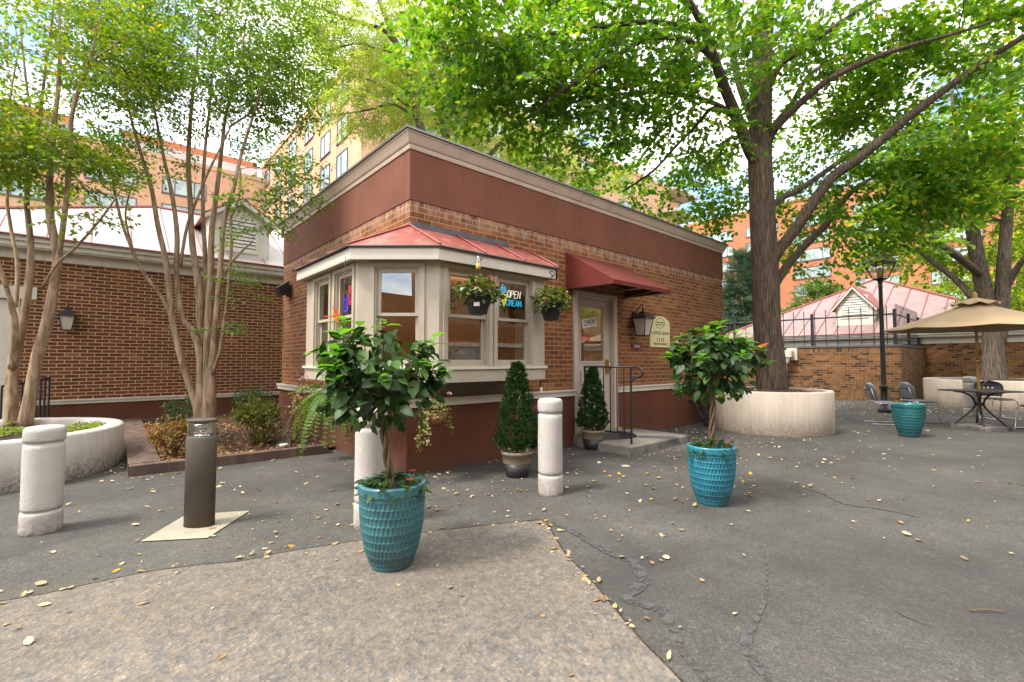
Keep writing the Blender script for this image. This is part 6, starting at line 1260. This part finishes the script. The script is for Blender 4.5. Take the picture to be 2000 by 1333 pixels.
def chair(label, m, loc, rz, name='patio_chair', group='stacking chairs at the table'):
    t = thing(name, label, 'chair', (0, 0, 0), group); SW, SD = .24, .23
    # seat: slightly dished rounded slab, x forward
    n_ = 36; b = MB(); top = []; bot = []; A = np.linspace(0, 2*math.pi, n_, endpoint=False)
    def sup(a, rx, ry, e=.62): return (rx*np.sign(math.cos(a))*abs(math.cos(a))**e, ry*np.sign(math.sin(a))*abs(math.sin(a))**e)
    rings = [(1, .440), (1.0, .452), (.96, .458), (.6, .450), (.02, .446)]; vs = []
    for s, z in rings:
        for a in A: x, y = sup(a, SD*s, SW*s); vs.append((x, y, z+(-.02*max(0, (x-.15)/.08)**2 if s > .5 else 0)))
    fs = [(j*n_+i, j*n_+(i+1) % n_, (j+1)*n_+(i+1) % n_, (j+1)*n_+i) for j in range(len(rings)-1) for i in range(n_)]; fs.append(tuple(range(n_))[::-1]); b.add(vs, fs, True); b.build('seat', m, t)
    b = MB(); vs = []; nu, nv = 14, 10
    for j in range(nv+1):
        v = j/nv; z = .50+.34*v; w = .235*(.80+.42*math.sin(min(1, v*1.15+.12)*math.pi*.62))*(1 if v < .72 else math.sqrt(max(.0, 1-((v-.72)/.285)**2)))
        for i in range(nu+1):
            u = i/nu*2-1; vs.append((-.20-.085*v-.05*(1-u*u)+.05, u*w, z))
    fs = []
    for j in range(nv):
        for i in range(nu):
            if j == 5 and 3 <= i <= 10 and i % 2: continue      # slots
            fs.append((j*(nu+1)+i, j*(nu+1)+i+1, (j+1)*(nu+1)+i+1, (j+1)*(nu+1)+i))
    b.add(vs, fs, True); o = b.build('backrest', m, t); s = o.modifiers.new('thickness', 'SOLIDIFY'); s.thickness = .012
    for sg_ in (-1, 1):
        b = MB(); y = .235*sg_; b.tube([(-.262, y*.80, .74), (-.235, y*.95, .60), (-.20, y, .47), (-.20, y, .435), (-.26, y*1.02, .02), (-.245, y*1.02, .012), (.24, y*1.02, .012), (.262, y*1.02, .02), (.215, y, .41), (.19, y, .432), (-.19, y, .432)], .0105, 8, sub=3); b.build('leg_frame', MT['chrome'], t)
    b = MB()
    for x in (-.12, .16): b.tube([(x, -.235, .430), (x, .235, .430)], .009, 6)
    b.build_each('crossbar', MT['chrome'], t)
    t.location = (loc[0], loc[1], 0); t.rotation_euler.z = rz; return t
FW = R(48.6)
ca = (12.214,2.177,0); chair('grey slotted back chair nearest the lamp post facing the table', MT['seatgrey'], ca, R(-62))
cb = (13.186,1.755,0); chair('grey slotted back chair standing closest to the table', MT['seatgrey'], cb, R(-55))
cc = (15.215,0.676,0); chair('black slotted back chair on the far side of the parasol table', MT['seatblack'], cc, R(218))
cd = (13.363,0.015,0); chair('black chair cut off by the right edge of the view', MT['seatblack'], cd, R(150))
# folded stand in the corner by the round planter
fs_ = thing('folded_stand', 'black folded trestle leaning in the dark corner by the round planter', 'folded stand', (9.4, 4.55, 0)); b = MB()
for x in (9.0, 9.28, 9.56): b.tube([(x, 4.38, .0), (x+.12, 4.74, .52)], .022, 5)
b.tube([(9.0, 4.74, .50), (9.75, 4.74, .50)], .022, 5); b.tube([(9.0, 4.46, .14), (9.65, 4.46, .14)], .015, 5); b.build('frame', MT['black'], fs_)

# ================================================================== CABLE AND FALLEN LEAVES
cbx = thing('loose_cable', 'short black cable with white tag hanging at the right end of the bay sill', 'cable', (4.42, 4.5, 1.15)); b = MB(); b.tube([(4.41, 4.46, 1.26), (4.45, 4.44, 1.22), (4.43, 4.45, 1.16), (4.47, 4.43, 1.10), (4.43, 4.45, 1.02), (4.44, 4.45, .93)], .010, 6, sub=4); b.build('cord', MT['black'], cbx); b = MB(); b.box((4.415, 4.43, .88), (4.455, 4.445, .95)); b.build('tag', MT['white_txt'], cbx)
G_FALL = leafmat('fallen_leaf', [(0, (.20,.12,.06)), (.22, (.36,.26,.14)), (.5, (.52,.41,.22)), (.74, (.58,.47,.29)), (.88, (.34,.17,.07)), (.96, (.58,.38,.04)), (1, (.22,.24,.06))], .15, .6)
G_LITTER = leafmat('leaf_litter', [(0, (.15,.06,.02)), (.45, (.36,.15,.045)), (.85, (.50,.25,.08)), (1, (.55,.42,.18))], .1, .7)
r = np.random.default_rng(99); P = []
E2 = np.array(edge)
def along(p, q, n, w): 
    for k in range(n):
        u = r.random(); P.append((p[0]+(q[0]-p[0])*u+r.normal()*w, p[1]+(q[1]-p[1])*u+r.normal()*w))
for i in range(1, 12): along(E2[i], E2[i+1], 3, .05)
for i in range(12, 17): along(E2[i], E2[i+1], 8, .03)
for k in range(230):
    P.append((r.uniform(-.5, 9), r.uniform(1.0, 4.5)))
for k in range(520): P.append((r.uniform(4, 17), r.uniform(-1, 5)))
for k in range(220): P.append((r.uniform(2.5, 9.5), r.uniform(1.6, 4.6)))
for k in range(170): P.append((r.uniform(-.6, 3.2), r.uniform(3.3, 7)))
for k in range(520): P.append((r.uniform(14.2, 18), r.uniform(1.5, 6.5)))
for k in range(260): P.append((15+r.normal()*1.6, .8+r.normal()*1.2))
along((.1, 6.65), (2.4, 6.6), 46, .07); along((.2, 7.0), (.1, 8.3), 46, .05); along((2.7, 4.7), (5.4, 4.65), 36, .08); along((7.1, 3.6), (8.8, 4.4), 120, .35); along((8.6, 3.2), (10.4, 2.3), 30, .12); along((5.3, 3.6), (7.2, 3.6), 36, .09)
P = np.array(P)
def ok(p):
    return ~(((p[:, 0] > X0-.05) & (p[:, 1] > Y0-.06)) | ((p[:, 0] > 5.44) & (p[:, 0] < 7.08) & (p[:, 1] > 3.7) & (p[:, 1] < 4.8)) | (np.hypot(p[:, 0]+1.12, p[:, 1]-8.08) < 1.40) | ((p[:, 0] > .24) & (p[:, 0] < 2.6) & (p[:, 1] > 6.66)) | (np.hypot(p[:, 0]-(9.657,3.458,0.763)[0], p[:, 1]-(9.657,3.458,0.763)[1]) < 1.06) | (p[:, 0] > 18.05))
P = P[ok(P)]; n_ = len(P); a = r.uniform(0, 6.283, n_); l = .022+.042*r.random(n_)**1.6
CURL = (np.array([(0,0,.03),(.25,.42,.10),(.25,-.42,.03),(.7,.34,.05),(.7,-.34,.13),(1,0,.09),(.25,0,.02),(.7,0,.015)]), OVAL[1])
o = leaves('fallen_leaves', np.c_[P, np.full(n_, .013)], np.c_[np.cos(a), np.sin(a), r.normal(size=n_)*.18], np.c_[r.normal(size=(n_, 2))*.28, np.ones(n_)], l, l*r.uniform(.35, .95, n_), CURL, G_FALL); tag(o, 'dry yellow and tan leaves scattered over the asphalt and concrete', 'fallen leaves', kind='stuff')
n_ = 6500; P = np.c_[r.uniform(.58, 2.6, n_), 6.85+5.4*r.random(n_)**1.3]; m_ = r.random(n_) < .35+.65*(np.abs(P[:, 0]-.65) < .25)+.5*(P[:, 1] < 7.2); P = P[m_]; n_ = len(P); a = r.uniform(0, 6.283, n_); l = r.uniform(.03, .06, n_)
z = .06+.035*np.sin(P[:, 0]*3+1)*np.sin(P[:, 1]*1.7)+.008
o = leaves('leaf_litter', np.c_[P, z], np.c_[np.cos(a), np.sin(a), r.normal(size=n_)*.3], np.c_[r.normal(size=(n_, 2))*.35, np.ones(n_)], l, l*.6, CURL, G_LITTER); tag(o, 'rusty brown leaf litter covering the mulch in the brick bed', 'leaf litter', kind='stuff')
n_ = 260; a = r.uniform(0, 6.283, n_); rr = .9*np.sqrt(r.random(n_)); lc = (9.657,3.458,0.763)
o = leaves('twig_litter', np.c_[lc[0]+rr*np.cos(a), lc[1]+rr*np.sin(a), .78-.08*rr+.02+np.zeros(n_)], np.c_[r.normal(size=(n_, 2)), np.zeros(n_)], np.c_[r.normal(size=(n_, 2))*.3, np.ones(n_)], .05, .03, CURL, G_LITTER); tag(o, 'brown leaf litter on the soil around the linden trunk', 'leaf litter', kind='stuff')

b = MB(); q = (4.874,3.413,0); b.lathe([(.055, .003), (.055, .012), (.045, .015), (.002, .015)], (q[0], q[1], 0), 20); o = b.build('cleanout_cap', MT['conc']); tag(o, 'small round pale cleanout cap set in the asphalt before the step', 'utility cover')
b = MB(); p, q = (3.405,0.28,0), (3.523,0.157,0); b.tube([(p[0], p[1], .012, .004), ((p[0]+q[0])/2+.01, (p[1]+q[1])/2, .016, .004), (q[0], q[1], .012, .003)], 0, 6, sub=3); o = b.build('fallen_twig', MT['stem']); tag(o, 'bare brown twig lying alone on the asphalt at lower right', 'twig')

# tree across the court, mirrored in the door glass
tree('broadleaf_tree', 'leafy tree across the court mirrored in the shop door glass', [[(18, -5.5, 0, .16), (18, -5.4, 2.2, .13), (18.1, -5.5, 4.5, .06)]], [((18, -5.5, 4.2), (2.2, 2.2, 1.6), 90)], 'linden', G_LINDEN, MT['oak_bark'], (.14, .8), 44)
